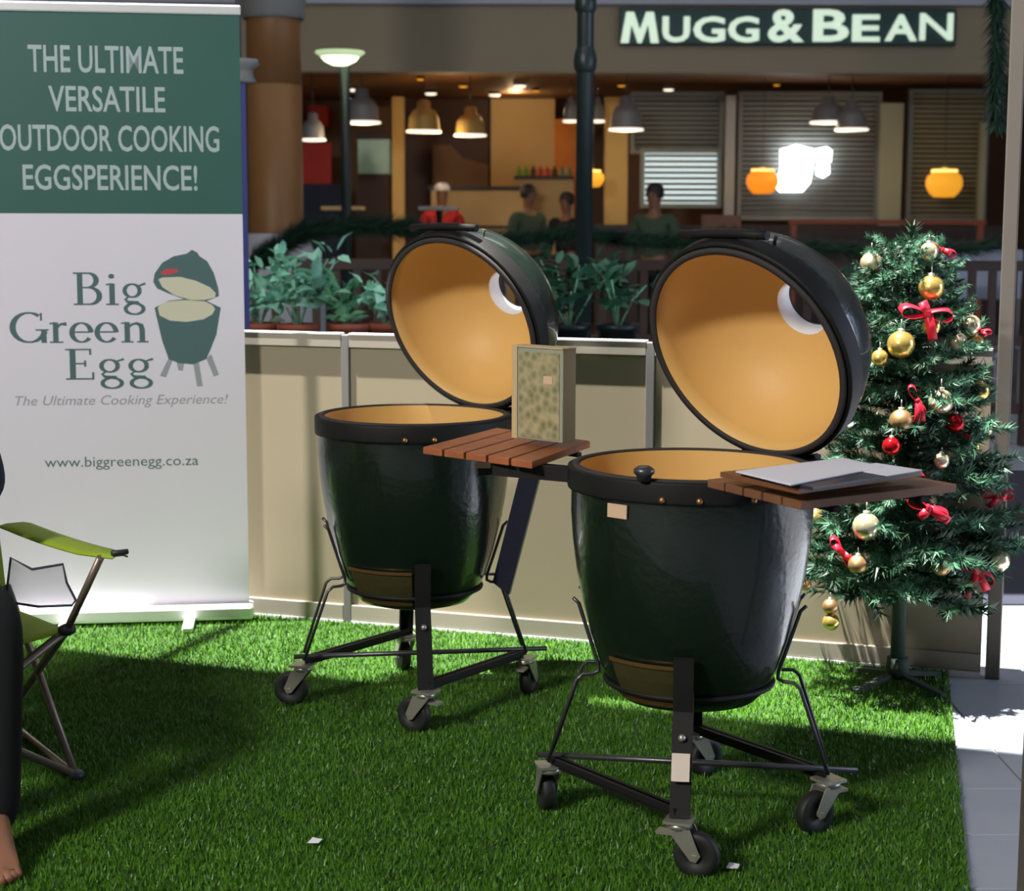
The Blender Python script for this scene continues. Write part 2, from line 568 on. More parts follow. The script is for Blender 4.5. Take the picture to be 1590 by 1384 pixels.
# tall corner upright at the right end
endp = A0 + pdir * 2.345
MB().box((0, 0, 1.35), (0.040, 0.040, 2.7), Mp).build('stand_upright', M['taupe'], None, loc=endp, bevel=0.003,
    label='tall grey upright at the right end of the low partition', cat='pole')
# nearer upright at the right edge of the frame
MB().box((0, 0, 1.35), (0.045, 0.045, 2.7)).build('stand_upright', M['taupe'], None, loc=(0.985, 3.08, 0), bevel=0.003,
    label='near grey upright cut by the lower right edge of the photo', cat='pole')

# ---------------------------------------------------------------- roll-up banner
NB, NL = Vector((-0.853, 5.42, 0)), Vector((-1.66, 5.315, 0))
bdir = (NB - NL).normalized()
bn = Vector((bdir.y, -bdir.x, 0))
if bn.y > 0:
    bn = -bn
BW = (NB - NL).length
banner = empty('roll_up_banner', NL, 'white and teal roll-up banner with cooker picture standing at the left', 'banner')
Mb = Matrix((bdir, bn, Vector((0, 0, 1)))).transposed()


def bp_(px, py, off=0.0):
    """pixel -> point on the banner sheet, relative to the banner's origin"""
    d = ray(px, py)
    o = Vector((0, 0, CAM_H))
    t = (NL - o).dot(bn) / d.dot(bn)
    return o + d * t - NL + bn * off


BT = bp_(200, 15).z
zteal = bp_(200, 332).z
MB().box(bdir * BW / 2 + Vector((0, 0, (0.07 + zteal) / 2)), (BW, 0.002, zteal - 0.07), Mb).build('white_sheet', M['banner'], banner)
MB().box(bdir * BW / 2 + Vector((0, 0, (BT + zteal) / 2)), (BW, 0.002, BT - zteal), Mb).build('teal_sheet', M['teal'], banner, label='teal upper sheet')
MB().box(bdir * BW / 2 + Vector((0, 0, BT + 0.004)), (BW + 0.01, 0.02, 0.03), Mb).build('top_rail', M['alu_bright'], banner, bevel=0.005)
MB().box(bdir * BW / 2 + Vector((0, 0, 0.052)), (BW + 0.03, 0.085, 0.05), Mb).build('base', M['alu_bright'], banner, bevel=0.012)
foot_m = MB().box((0, 0.0, 0.012), (0.035, 0.24, 0.018), Mb)
foot = foot_m.build('foot', M['alu_bright'], banner, loc=bdir * (BW - 0.19) + bn * 0.04 + Vector((0, 0, GZ)), bevel=0.005)
like(foot, banner, loc=bdir * (BW - 0.58) + bn * 0.04 + Vector((0, 0, GZ)))
MB().bar(bdir * BW / 2 - bn * 0.04 + Vector((0, 0, 0.07)), bdir * BW / 2 - bn * 0.012 + Vector((0, 0, BT)), 0.016, 0.016).build('support_pole', M['alu'], banner)


def banner_text(s, x0, y0, x1, y1, m, name, shear=0.0, offset=0.0):
    a, c = bp_(x0, y1, 0.0013), bp_(x1, y0, 0.0013)
    w, hh = (c - a).dot(bdir), c.z - a.z
    vs, fs = text_polys(s, (w, hh), shear, offset)
    MB().add([a + bdir * x + Vector((0, 0, y)) for x, y in vs], fs).build(name, m, banner)


banner_text('THE ULTIMATE', 44, 73, 284, 112, M['print_white'], 'lettering', offset=0.012)
banner_text('VERSATILE', 76, 135, 256, 173, M['print_white'], 'lettering', offset=0.012)
banner_text('OUTDOOR COOKING', 0, 196, 340, 234, M['print_white'], 'lettering', offset=0.012)
banner_text('EGGSPERIENCE!', 36, 257, 306, 295, M['print_white'], 'lettering', offset=0.012)
banner_text('The Ultimate Cooking Experience!', 24, 612, 354, 635, M['print_grey'], 'lettering', shear=0.25)
banner_text('www.biggreenegg.co.za', 70, 707, 308, 731, M['print_green'], 'lettering')


# serif lettering drawn as strokes
def arc(cx, cy, rx, ry, a0, a1, w0, w1, n=18):
    out = []
    for i in range(n + 1):
        t = i / n
        a = math.radians(a0 + (a1 - a0) * t)
        # thick on the sides, thin at top and bottom
        w = w1 + (w0 - w1) * abs(math.cos(a)) ** 1.2
        out.append((cx + rx * math.cos(a), cy + ry * math.sin(a), w))
    return out


T, H_ = 0.135, 0.05
GL = {
    'B': (0.78, [[(0.20, 0, T), (0.20, 1, T)], [(0.04, 0.025, H_), (0.36, 0.025, H_)], [(0.04, 0.975, H_), (0.36, 0.975, H_)],
                 [(0.2, 0.975, H_), (0.40, 0.975, H_)] + arc(0.40, 0.76, 0.20, 0.215, 90, -90, T, H_), [(0.2, 0.535, H_), (0.42, 0.535, H_)],
                 [(0.2, 0.535, H_), (0.42, 0.535, H_)] + arc(0.42, 0.28, 0.25, 0.255, 90, -90, T, H_) + [(0.2, 0.025, H_)]]),
    'i': (0.40, [[(0.20, 0, T), (0.20, 0.66, T)], [(0.05, 0.02, H_), (0.36, 0.02, H_)], [(0.05, 0.62, H_), (0.20, 0.65, H_)], arc(0.19, 0.88, 0.035, 0.035, 0, 360, 0.08, 0.08)]),
    'g': (0.66, [arc(0.29, 0.44, 0.185, 0.20, 0, 360, T * .8, H_), [(0.44, 0.58, H_), (0.62, 0.66, 0.07)],
                 [(0.20, 0.26, 0.05), (0.12, 0.17, 0.07), (0.18, 0.09, 0.09), (0.42, 0.06, 0.12)] + arc(0.34, -0.12, 0.22, 0.165, 60, -260, T * .75, H_)]),
    'G': (0.95, [arc(0.50, 0.5, 0.40, 0.475, 52, 345, T * 1.15, H_), [(0.86, 0.0, T), (0.86, 0.40, T)], [(0.66, 0.42, H_), (0.98, 0.42, H_)], [(0.80, 0.97, H_), (0.80, 0.72, H_)]]),
    'r': (0.52, [[(0.20, 0, T), (0.20, 0.66, T)], [(0.05, 0.02, H_), (0.38, 0.02, H_)], [(0.05, 0.62, H_), (0.20, 0.65, H_)], [(0.22, 0.46, H_), (0.32, 0.60, 0.07), (0.47, 0.61, 0.13)]]),
    'e': (0.62, [arc(0.31, 0.33, 0.235, 0.31, 0, 325, T, H_), [(0.10, 0.345, H_), (0.55, 0.345, H_)]]),
    'n': (0.76, [[(0.20, 0, T), (0.20, 0.66, T)], [(0.05, 0.02, H_), (0.35, 0.02, H_)], [(0.05, 0.62, H_), (0.20, 0.65, H_)],
                 [(0.22, 0.46, H_), (0.32, 0.59, 0.07), (0.44, 0.62, 0.09), (0.54, 0.56, T), (0.57, 0.42, T), (0.57, 0, T)], [(0.44, 0.02, H_), (0.72, 0.02, H_)]]),
    'E': (0.74, [[(0.20, 0, T), (0.20, 1, T)], [(0.04, 0.025, H_), (0.64, 0.025, H_)], [(0.04, 0.975, H_), (0.60, 0.975, H_)], [(0.2, 0.52, H_), (0.48, 0.52, H_)],
                 [(0.60, 1.0, H_), (0.60, 0.80, H_)], [(0.655, 0.0, H_), (0.655, 0.24, H_)], [(0.48, 0.42, H_), (0.48, 0.62, H_)]]),
}


def stroke_mesh(mb, pts, fn):
    vs, fs = [], []
    for i, (x, y, w) in enumerate(pts):
        x0, y0, _ = pts[max(i - 1, 0)]
        x1, y1, _ = pts[min(i + 1, len(pts) - 1)]
        dx, dy = x1 - x0, y1 - y0
        L = math.hypot(dx, dy) or 1
        nx, ny = -dy / L * w / 2, dx / L * w / 2
        vs += [fn(x + nx, y + ny), fn(x - nx, y - ny)]
    for i in range(len(pts) - 1):
        fs.append((2 * i, 2 * i + 1, 2 * i + 3, 2 * i + 2))
    mb.add(vs, fs)


def serif_word(word, x0, y0, x1, y1, name):
    """x0..x1 pixel extent, y0 cap top, y1 baseline"""
    a, c = bp_(x0, y1, 0.0013), bp_(x1, y0, 0.0013)
    w, hh = (c - a).dot(bdir), c.z - a.z
    tot = sum(GL[ch][0] for ch in word)
    mb = MB()
    x = 0
    lay = 0
    for ch in word:
        adv, strokes = GL[ch]
        for st in strokes:
            lay += 1
            stroke_mesh(mb, st, lambda X, Y, x=x, lay=lay: a + bdir * ((x + X) / tot * w) + Vector((0, 0, Y * hh)) + bn * (0.00001 * lay))
        x += adv
    mb.build(name, M['print_green'], banner)


serif_word('Big', 112, 423, 228, 474, 'lettering')
serif_word('Green', 14, 484, 232, 533, 'lettering')
serif_word('Egg', 100, 541, 240, 590, 'lettering')


def flat(px, m, name, off, label=None):
    MB().poly([bp_(x, y, off) for x, y in px]).build(name, m, logo)


logo_c = bp_(290, 500, 0.0024)
logo = MB().poly([bp_(x, y, 0.0013) for x, y in ((243, 492), (240, 478), (262, 467), (290, 464), (320, 467), (343, 478), (340, 495), (336, 520), (326, 545), (320, 558), (300, 566), (278, 564), (262, 558), (252, 530))]).build('cooker_picture', M['print_green'], banner, label='printed green cooker picture')
flat([(245, 478), (250, 472), (262, 468), (288, 466), (318, 468), (330, 474), (334, 480), (330, 488), (316, 496), (290, 500), (264, 498), (248, 490)], M['print_cream'], 'picture_opening', 0.0015)
flat([(238, 438), (240, 425), (252, 408), (270, 398), (290, 394), (298, 388), (306, 392), (310, 398), (322, 406), (332, 424), (339, 448), (340, 460), (320, 468), (290, 466), (262, 456), (244, 448)], M['print_green'], 'picture_lid', 0.0014)
flat([(246, 434), (252, 431), (280, 430), (304, 436), (326, 446), (335, 455), (334, 462), (318, 466), (296, 466), (270, 458), (252, 446)], M['print_cream'], 'picture_lid_opening', 0.0016)
flat([(250, 423), (260, 417), (276, 418), (276, 423), (262, 427), (252, 427)], M['print_red'], 'picture_badge', 0.0016)
for leg in ([(262, 556), (268, 560), (258, 586), (248, 584)], [(300, 564), (309, 563), (315, 600), (306, 600)], [(320, 556), (328, 550), (340, 582), (332, 585)], [(274, 562), (286, 564), (284, 576), (277, 575)]):
    flat(leg, M['print_grey'], 'picture_leg', 0.0012)

# ---------------------------------------------------------------- cookers
R = 0.254
outer = [(0.0, 0.272), (0.10, 0.275), (0.145, 0.288), (0.170, 0.315), (0.192, 0.365), (0.212, 0.43), (0.229, 0.50), (0.242, 0.57),
         (0.2505, 0.64), (0.2545, 0.70), (0.254, 0.75), (0.252, 0.798)]
inner = [(0.2385, 0.799), (0.236, 0.76), (0.232, 0.68), (0.218, 0.56), (0.195, 0.45), (0.16, 0.37), (0.10, 0.335), (0.0, 0.33)]
lid_out = [(0.252, 0.0), (0.257, 0.03), (0.256, 0.06), (0.246, 0.10), (0.225, 0.145), (0.190, 0.188), (0.145, 0.222), (0.11, 0.240), (0.078, 0.252), (0.074, 0.266), (0.062, 0.267)]
lid_in = [(0.2385, 0.0), (0.238, 0.04), (0.230, 0.08), (0.212, 0.12), (0.180, 0.16), (0.138, 0.192), (0.100, 0.211), (0.066, 0.224)]


outer = [(a_, c_ if c_ < 0.27 else c_ - 0.018 * (c_ - 0.27) / 0.53) for a_, c_ in outer]
inner = [(a_, c_ - 0.018 * (c_ - 0.27) / 0.53) for a_, c_ in inner]


def caster(parent, loc, rz, brake):
    f_ = MB()
    f_.box((0, 0, 0.112), (0.055, 0.055, 0.006))
    f_.lathe([(0.0, 0.109), (0.024, 0.109), (0.026, 0.098), (0.0, 0.096)], 16)
    for s in (-1, 1):
        f_.poly([(-0.022, s * 0.019, 0.100), (0.026, s * 0.019, 0.100), (0.048, s * 0.019, 0.050), (0.040, s * 0.019, 0.036), (0.028, s * 0.019, 0.038)], 0.003, Vector((0, s, 0)))
    f_.bar((0.036, -0.023, 0.046), (0.036, 0.023, 0.046), 0.010, 0.010)
    c = f_.build('caster', M['zinc'], parent, loc=loc, rz=rz)
    w = MB()
    Mw = Matrix.Translation((0.036, 0, 0.046)) @ Matrix.Rotation(PI / 2, 4, 'X')
    w.lathe([(0.012, -0.014), (0.033, -0.013), (0.042, -0.014), (0.046, -0.008), (0.046, 0.008), (0.042, 0.014), (0.033, 0.013), (0.012, 0.014), (0.012, -0.014)], 28, Mw)
    w.build('wheel', M['rubber'], c)
    if brake:
        MB().box((-0.025, 0, 0.085), (0.04, 0.025, 0.006)).build('brake_lever', M['zinc'], c)
    return c


def cooker(loc, a, az, phi, label, bars, swivels, door_az, vent_w):
    g = empty('ceramic_cooker', (loc[0], loc[1], GZ), label, 'grill', group=None)
    b_ = MB(); b_.lathe(outer + inner, 72)
    b_.build('kettle_body', M['glaze'], g, label='dark green glazed base')
    # ceramic lining shows as its own part
    MB().lathe([(r_ - 0.002, z_) for r_, z_ in inner[:-1]] + [(0.0, 0.332)], 72).build('ceramic_lining', M['ceramic'], g, label='tan ceramic inside')
    MB().lathe([(0.2525, 0.7805), (0.2525, 0.785), (0.2385, 0.785), (0.2385, 0.7805)], 72).build('felt_gasket', M['felt'], g)
    bd = MB().lathe([(0.2545, 0.736), (0.2615, 0.736), (0.2625, 0.741), (0.2625, 0.776), (0.2615, 0.781), (0.2535, 0.781)], 72)
    bandp = bd.build('metal_band', M['steel'], g)
    for aa in (-100, -84, -60):
        t = math.radians(aa) + a
        MB().ball((0.264 * math.cos(t), 0.264 * math.sin(t), 0.746), 0.007, 10).build('bolt', M['copper'], bandp)
    # latch knob at the front of the rim
    t = door_az - 0.05
    # lid
    u = Vector((math.cos(az), math.sin(az), 0))
    tt = Vector((-math.sin(az), math.cos(az), 0))
    zz = Vector((0, 0, 1))
    across = -u * math.cos(phi) + zz * math.sin(phi)
    axis = zz * math.cos(phi) + u * math.sin(phi)
    hp = u * 0.287 + zz * 0.758
    cc = hp + across * 0.2716
    ML = Matrix(((across.x, tt.x, axis.x, cc.x), (across.y, tt.y, axis.y, cc.y), (across.z, tt.z, axis.z, cc.z), (0, 0, 0, 1)))
    if ML.determinant() < 0:
        ML = Matrix(((across.x, -tt.x, axis.x, cc.x), (across.y, -tt.y, axis.y, cc.y), (across.z, -tt.z, axis.z, cc.z), (0, 0, 0, 1)))
    lid = MB().lathe(lid_out, 72, ML).build('lid', M['glaze'], g, label='raised dark green domed lid')
    MB().lathe([(0.252, 0.0)] + lid_in, 72, ML).build('lid_lining', M['ceramic'], lid, label='tan ceramic inside of lid')
    MB().lathe([(0.2525, 0.0), (0.2525, -0.005), (0.2385, -0.005), (0.2385, 0.0)], 72, ML).build('lid_gasket', M['felt'], lid)
    MB().lathe([(0.2545, 0.003), (0.2615, 0.003), (0.2625, 0.008), (0.2625, 0.044), (0.2615, 0.048), (0.2545, 0.048)], 72, ML).build('lid_band', M['steel'], lid)
    MB().lathe([(0.066, 0.224), (0.062, 0.230), (0.062, 0.266)], 32, ML).build('chimney_lining', M['white'], lid, label='bare white ceramic round the vent hole')
    MB().lathe([(0.0755, 0.256), (0.080, 0.256), (0.080, 0.272), (0.0625, 0.272), (0.0625, 0.268)], 32, ML).build('chimney_collar', M['steel'], lid)
    # handle at the front of the lid (now uppermost)
    hd = MB()
    for s in (-1, 1):
        hd.tube([ML @ Vector((0.260, s * 0.085, 0.025)), ML @ Vector((0.270, s * 0.085, 0.03))], 0.006, 10)
    hd.tube([ML @ Vector((0.266 + 0.006 * math.cos(q_ * 1.3), q_ * 0.115, 0.030)) for q_ in (-1, -0.5, 0, 0.5, 1)], 0.010, 12)
    hd.build('lid_handle', M['steel'], lid)
    # thermometer probe
    MB().tube([ML @ Vector((0.246, 0.10, 0.075)), ML @ Vector((0.190, 0.078, 0.055))], 0.004, 8).build('thermometer_probe', M['steel'], lid)
    # hinge with spring links
    hg = MB()
    for s in (-1, 1):
        p0 = u * 0.262 + tt * s * 0.10 + zz * 0.757
        p1 = u * 0.325 + tt * s * 0.10 + zz * 0.765
        q1 = ML @ Vector((-0.262, s * 0.10, 0.03))
        hg.bar(p0, p1, 0.022, 0.010).bar(p1, q1, 0.022, 0.010)
        hg.tube([u * 0.30 + tt * s * 0.08 + zz * 0.70, q1], 0.009, 10)
    hg.tube([u * 0.325 - tt * 0.11 + zz * 0.765, u * 0.325 + tt * 0.11 + zz * 0.765], 0.008, 10)
    hg.bar(u * 0.264 - tt * 0.11 + zz * 0.705, u * 0.264 + tt * 0.11 + zz * 0.705, 0.012, 0.02)
    hg.build('hinge', M['steel'], g)
    # vent door low on the front
    def surf(r_off, ang_, z_):
        for i in range(len(outer) - 1):
            r0, z0 = outer[i]; r1, z1 = outer[i + 1]
            if z0 <= z_ <= z1:
                r_ = r0 + (r1 - r0) * (z_ - z0) / (z1 - z0)
                return Vector(((r_ + r_off) * math.cos(ang_), (r_ + r_off) * math.sin(ang_), z_))
        return Vector((0.25 * math.cos(ang_), 0.25 * math.sin(ang_), z_))
    def patch(a0, a1, z0, z1, off, n1=14, n2=5):
        vs = [surf(off, a0 + (a1 - a0) * i / n1, z0 + (z1 - z0) * j / n2) for j in range(n2 + 1) for i in range(n1 + 1)]
        k = len(vs)
        vi = [surf(off - 0.004, a0 + (a1 - a0) * i / n1, z0 + (z1 - z0) * j / n2) for j in range(n2 + 1) for i in range(n1 + 1)]
        fs = []
        for j in range(n2):
            for i in range(n1):
                q = (j * (n1 + 1) + i, j * (n1 + 1) + i + 1, (j + 1) * (n1 + 1) + i + 1, (j + 1) * (n1 + 1) + i)
                fs.append(q)
                fs.append(tuple(k + x for x in q)[::-1])
        for i in range(n1):
            for row in (0, n2):
                q = (row * (n1 + 1) + i, row * (n1 + 1) + i + 1)
                fs.append((q[0], q[1], k + q[1], k + q[0]))
        for j in range(n2):
            for cl in (0, n1):
                q = (j * (n1 + 1) + cl, (j + 1) * (n1 + 1) + cl)
                fs.append((q[0], q[1], k + q[1], k + q[0]))
        return vs + vi, fs
    a0_, a1_ = door_az - vent_w, door_az
    vd = MB().add(*patch(a0_, a1_, 0.305, 0.392, 0.005)).build('vent_door', M['door'], g, label='bronze draught door')
    for z0_, z1_ in ((0.390, 0.398), (0.300, 0.306)):
        MB().add(*patch(a0_, a1_, z0_, z1_, 0.010)).build('door_track', M['copper'], vd)
    # trolley frame
    c_ = {}
    for k, nm in enumerate('FRBL'):
        th = a - PI / 2 + k * PI / 2
        c_[nm] = Vector((math.cos(th), math.sin(th), 0))
    rb = 0.300
    for k, nm in enumerate('FRBL'):
        d = c_[nm]
        caster(g, d * rb, swivels[k], k in (0, 1))
    for nm in 'FB':
        d = c_[nm]
        lg = MB()
        side = Vector((-d.y, d.x, 0))
        pts = [d * 0.300 + zz * 0.115, d * 0.262 + zz * 0.22, d * 0.222 + zz * 0.31, d * 0.226 + zz * 0.345, d * 0.232 + zz * 0.42]
        for i in range(len(pts) - 1):
            lg.bar(pts[i], pts[i + 1] + (pts[i + 1] - pts[i]).normalized() * 0.003, 0.040, 0.010, d)
        for i in range(3):
            lg.bar(pts[i] + side * 0.018 - d * 0.012, pts[i + 1] + side * 0.018 - d * 0.012, 0.005, 0.022, d)
        lo = lg.build('flat_leg', M['steel'], g)
        MB().ball(d * 0.290 + zz * 0.265 - d * 0.036, 0.008, 10).build('bolt', M['zinc'], lo)
    for nm in 'LR':
        d = c_[nm]
        side = Vector((-d.y, d.x, 0))
        for s in (-1, 1):
            rr = [0.250, 0.238, 0.210, 0.195, 0.194, 0.205, 0.228, 0.242, 0.300]
            hz = [0.500, 0.488, 0.400, 0.355, 0.340, 0.335, 0.334, 0.322, 0.135]
            pts = []
            a_d = math.atan2(d.y, d.x)
            for r_, z_ in zip(rr, hz):
                aa = a_d + s * (0.24 if z_ > 0.14 else 0.13)
                pts.append(Vector((r_ * math.cos(aa), r_ * math.sin(aa), z_)))
            MB().tube(pts, 0.0042, 8).build('wire_leg', M['rod'], g)
    MB().lathe([(0.178 + 0.006 * math.cos(x), 0.322 + 0.006 * math.sin(x)) for x in [i * PI / 4 for i in range(9)]], 48).build('cradle_ring', M['steel'], g)
    for (p, q) in bars:
        MB().bar(c_[p] * rb * 0.98 + zz * 0.128, c_[q] * rb * 0.98 + zz * 0.128, 0.026, 0.012).bar(
            c_[p] * rb * 0.98 + zz * 0.122, c_[q] * rb * 0.98 + zz * 0.122, 0.006, 0.024).build('base_bar', M['steel'], g)
    MB().tube([c_['L'] * 0.325 + zz * 0.135, c_['R'] * 0.36 + zz * 0.135], 0.0065, 10).build('base_rod', M['rod'], g)
    return g, c_, surf


def local(g, p):
    return p - g.location


def shelf(g, pxs, z, n, m, label, gap=0.10):
    """slatted side shelf of a cooker from four pixel corners A (near left) B (far) C D"""
    A, B_, C_, D = [local(g, gnd(x, y, z)) for x, y in pxs]
    root = MB()
    for t in (0.22, 0.78):
        p0 = A.lerp(B_, t); p1 = D.lerp(C_, t)
        root.bar(p0 + Vector((0, 0, -0.022)), p1 + Vector((0, 0, -0.022)), 0.014, 0.010)
    fr = root.build('side_shelf', M['steel'], g, label=label)
    for i in range(n):
        t0, t1 = (i + gap / 2) / n, (i + 1 - gap / 2) / n
        q = [A.lerp(D, t0), A.lerp(D, t1), B_.lerp(C_, t1), B_.lerp(C_, t0)]
        MB().poly([p + Vector((0, 0, -0.016)) for p in q], 0.016, Vector((0, 0, 1))).build('slat', m, fr, bevel=0.002)
    return fr


L1 = 'dark green ceramic cooker with raised lid, the farther one nearest the banner'
L2 = 'dark green ceramic cooker with raised lid, the nearer one in front of the Christmas tree'
g1, c1, surf1 = cooker((-0.2597, 4.4797), 0.146, math.radians(51.8), math.radians(69), L1, (('L', 'B'), ('F', 'R')),
                       (2.6, 1.2, 1.9, 2.9), -PI / 2 + 0.02, 0.92)
g2, c2, surf2 = cooker((0.3795, 3.5456), -0.152, math.radians(44.8), math.radians(65.5), L2, (('L', 'F'), ('B', 'R')),
                       (-0.35, -2.6, 0.6, 1.75), -PI / 2 - 0.14, 0.85)
shelf(g1, ((655, 694), (770, 664), (918, 685), (828, 717)), 0.805, 5, M['wood'], 'red-brown slatted side shelf')
shelf(g2, ((1097, 744), (1326, 722), (1487, 752), (1245, 779)), 0.815, 5, M['wood_dark'], 'brown slatted side shelf')
# brackets, stickers
p = local(g1, gnd(762, 719, 0.765))
MB().box(p, (0.062, 0.004, 0.024)).build('price_sticker', M['sticker'], g1)
for px in (758, 812):
    a_ = local(g1, gnd(px, 735, 0.745)); MB().bar(a_ + Vector((-0.02, 0.06, 0)), a_ + Vector((0.05, -0.02, 0.02)), 0.012, 0.03).build('shelf_bracket', M['steel'], g1)
# folded shelf hanging at the right of the far cooker
q = [local(g1, at(px, py, Y)) for px, py, Y in ((806, 738, 4.30), (838, 738, 4.25), (790, 925, 4.42), (764, 905, 4.45))]
MB().poly(q, 0.02, Vector((0.3, 0.95, 0)).normalized()).build('folded_shelf', M['folder'], g1, bevel=0.003, label='dark shelf folded down')
# left shelf bracket of the near cooker
a_, b_ = local(g2, gnd(768, 727, 0.775)), local(g2, gnd(892, 738, 0.775))
MB().bar(a_, b_, 0.02, 0.03).bar(a_ + Vector((0.02, 0.05, 0)), b_ + Vector((0.02, 0.05, 0)), 0.012, 0.02).build('shelf_bracket', M['steel'], g2)
t = math.radians(-131)
pS = surf2(0.003, t, 0.715)
MB().box(pS, (0.048, 0.003, 0.028), Matrix.Rotation(t + PI / 2, 3, 'Z')).build('price_sticker', M['sticker'], g2)
d = c2['F']
MB().box(d * 0.287 + Vector((0, 0, 0.215)), (0.036, 0.003, 0.055), Matrix.Rotation(-0.152, 3, 'Z') @ Matrix.Rotation(-0.36, 3, 'X')).build('leg_sticker', M['sticker_white'], g2)
# latch knob on the near rim, hooks under the right shelf
kb = MB(); pk = local(g2, gnd(1000, 738, 0.81))
kb.lathe([(0, -0.012), (0.012, -0.012), (0.016, 0.0), (0.021, 0.004), (0.021, 0.012), (0.012, 0.018), (0, 0.018)], 20, Matrix.Translation(pk))
kb.build('rim_knob', M['rod'], g2)
for px in (1133, 1170):
    pk = local(g2, gnd(px, 790, 0.735)) + Vector((0, -0.004, 0))
    MB().tube([pk + Vector((-0.006, 0, 0.03)), pk + Vector((-0.007, 0, 0)), pk + Vector((0, 0, -0.014)), pk + Vector((0.010, 0, -0.012)), pk + Vector((0.013, 0, 0.004)), pk + Vector((0.006, 0, 0.012))], 0.0035, 8).build('wire_hook', M['zinc'], g2)

# product carton standing on the far cooker's shelf
zc = 0.8052 + GZ
pc0, pc1 = gnd(806, 680, 0.821), gnd(884, 689, 0.821)
cd = (pc1 - pc0); cw = cd.length; cang = math.atan2(cd.y, cd.x)
ch = at(845, 540, (pc0.y + pc1.y) / 2).z - 0.821
cb = empty('product_carton', (pc0 + pc1) / 2 + Vector((0, 0.02, 0)), 'upright olive printed carton standing on the red-brown slatted shelf', 'box', rz=cang)
MB().box((0, 0, ch / 2), (cw, 0.045, ch)).build('carton_body', M['carton_side'], cb, bevel=0.002)
MB().box((0.006, -0.0235, ch / 2 - 0.003), (cw - 0.030, 0.001, ch - 0.016)).build('front_print', M['carton'], cb, label='olive mottled front print')
MB().box((0, -0.002, ch + 0.0005), (cw + 0.002, 0.047, 0.003)).build('top_flap', M['carton_edge'], cb)
MB().box((-cw / 2 + 0.008, -0.0243, ch / 2), (0.016, 0.0012, ch)).build('edge_stripe', M['carton_edge'], cb)
MB().box((cw * 0.22, -0.0245, ch * 0.66), (0.026, 0.001, 0.018)).build('print_spot', M['sticker'], cb)

# papers and folder on the near cooker's right shelf
SZ = 0.832


def sheet(pxs, z, th, m, name, label, cat):
    pts = [gnd(x, y, z) for x, y in pxs]
    c = sum(pts, Vector()) / 4
    return MB().poly([p - c for p in pts], th, Vector((0, 0, 1))).build(name, m, None, loc=c, bevel=0.001, label=label, cat=cat)


sheet(((1118, 741), (1300, 722), (1432, 740), (1240, 768)), SZ, 0.010, M['brown_leather'], 'document_wallet', 'brown leather document wallet lying on the brown slatted shelf', 'folder')
sheet(((1150, 738), (1316, 717), (1428, 735), (1262, 762)), SZ + 0.0105, 0.006, M['folder'], 'ring_folder', 'dark thin folder between the brown wallet and the white papers', 'folder')
sheet(((1142, 734), (1308, 713), (1372, 727), (1228, 755)), SZ + 0.017, 0.003, M['paper'], 'paper_stack', 'white paper sheets lying on the dark folder', 'paper')
sheet(((1310, 728), (1360, 720), (1432, 731), (1378, 740)), SZ + 0.017, 0.0015, M['paper'], 'loose_leaf', 'single loose white leaf at the right end of the dark folder', 'paper')

# white box at the foot of the partition
p = gnd(890, 995)
MB().box((0, 0, 0.032), (0.135, 0.07, 0.062), Matrix.Rotation(-0.25, 3, 'Z')).build('white_box', M['white'], None, loc=p + Vector((0, 0.03, GZ)), bevel=0.004, label='small white box at the foot of the partition between the cookers', cat='box')
for (px, py, w, lab) in ((489, 1308, 0.030, 'white paper scrap on the dark turf left of the front wheels'), (1138, 1347, 0.028, 'pale scrap on the turf right of the nearest wheel'), (1087, 1096, 0.014, 'tiny white scrap on sunlit turf behind the front leg')):
    p = gnd(px, py, 0.03)
    MB().poly([(-w / 2, -0.006, 0), (w * 0.3, -0.012, 0.002), (w / 2, 0.004, 0.004), (-w * 0.2, 0.012, 0.005)], 0.001, Vector((0, 0, 1))).build('paper_scrap', M['paper'], None, loc=p, label=lab, cat='litter')

# ---------------------------------------------------------------- Christmas tree
TB = Vector((1.085, 4.66, GZ))
tree = empty('christmas_tree', TB, 'artificial green Christmas tree hung with baubles and red bows, right of the cookers', 'tree')
TH = at(1405, 352, TB.y).z - GZ


def needles(mb, a, b_, n, L, w, rnd):
    d = (b_ - a)
    dn = d.normalized()
    o = dn.orthogonal().normalized()
    for i in range(n):
        t = rnd.random()
        p = a + d * t
        an = rnd.random() * 2 * PI
        s = (o * math.cos(an) + dn.cross(o) * math.sin(an))
        q = p + (s * 0.85 + dn * (0.5 + rnd.random() * 0.5)).normalized() * L * (0.7 + 0.5 * rnd.random())
        r_ = dn.cross(s).normalized() * w
        mb.add([p - r_, p + r_, q], ((0, 1, 2),))


def branch_mesh(seed):
    rnd = random.Random(seed)
    mb = MB()
    pts = [Vector((0, 0, 0)), Vector((0.35, 0, 0.03)), Vector((0.7, 0, 0.02)), Vector((1.0, 0, 0.08))]
    mb.tube(pts, [0.016, 0.012, 0.009, 0.005], 5)
    for i in range(3):
        needles(mb, pts[i], pts[i + 1], 70, 0.15, 0.013, rnd)
    for i in range(8):
        t = 0.3 + 0.65 * rnd.random()
        base = Vector((t, 0, 0.02))
        s = -1 if i % 2 else 1
        tip = base + Vector((0.22, s * (0.14 + 0.2 * rnd.random()), -0.05 + 0.16 * rnd.random()))
        mb.tube([base, tip], [0.008, 0.004], 4)
        needles(mb, base, tip, 44, 0.12, 0.012, rnd)
    return mb


protos = []
rnd = random.Random(11)


def profile(z):
    """canopy radius at height z"""
    t = z / TH
    if t < 0.16:
        return 0.0
    return 0.04 + 0.235 * (1 - (t - 0.16) / 0.84) ** 0.62


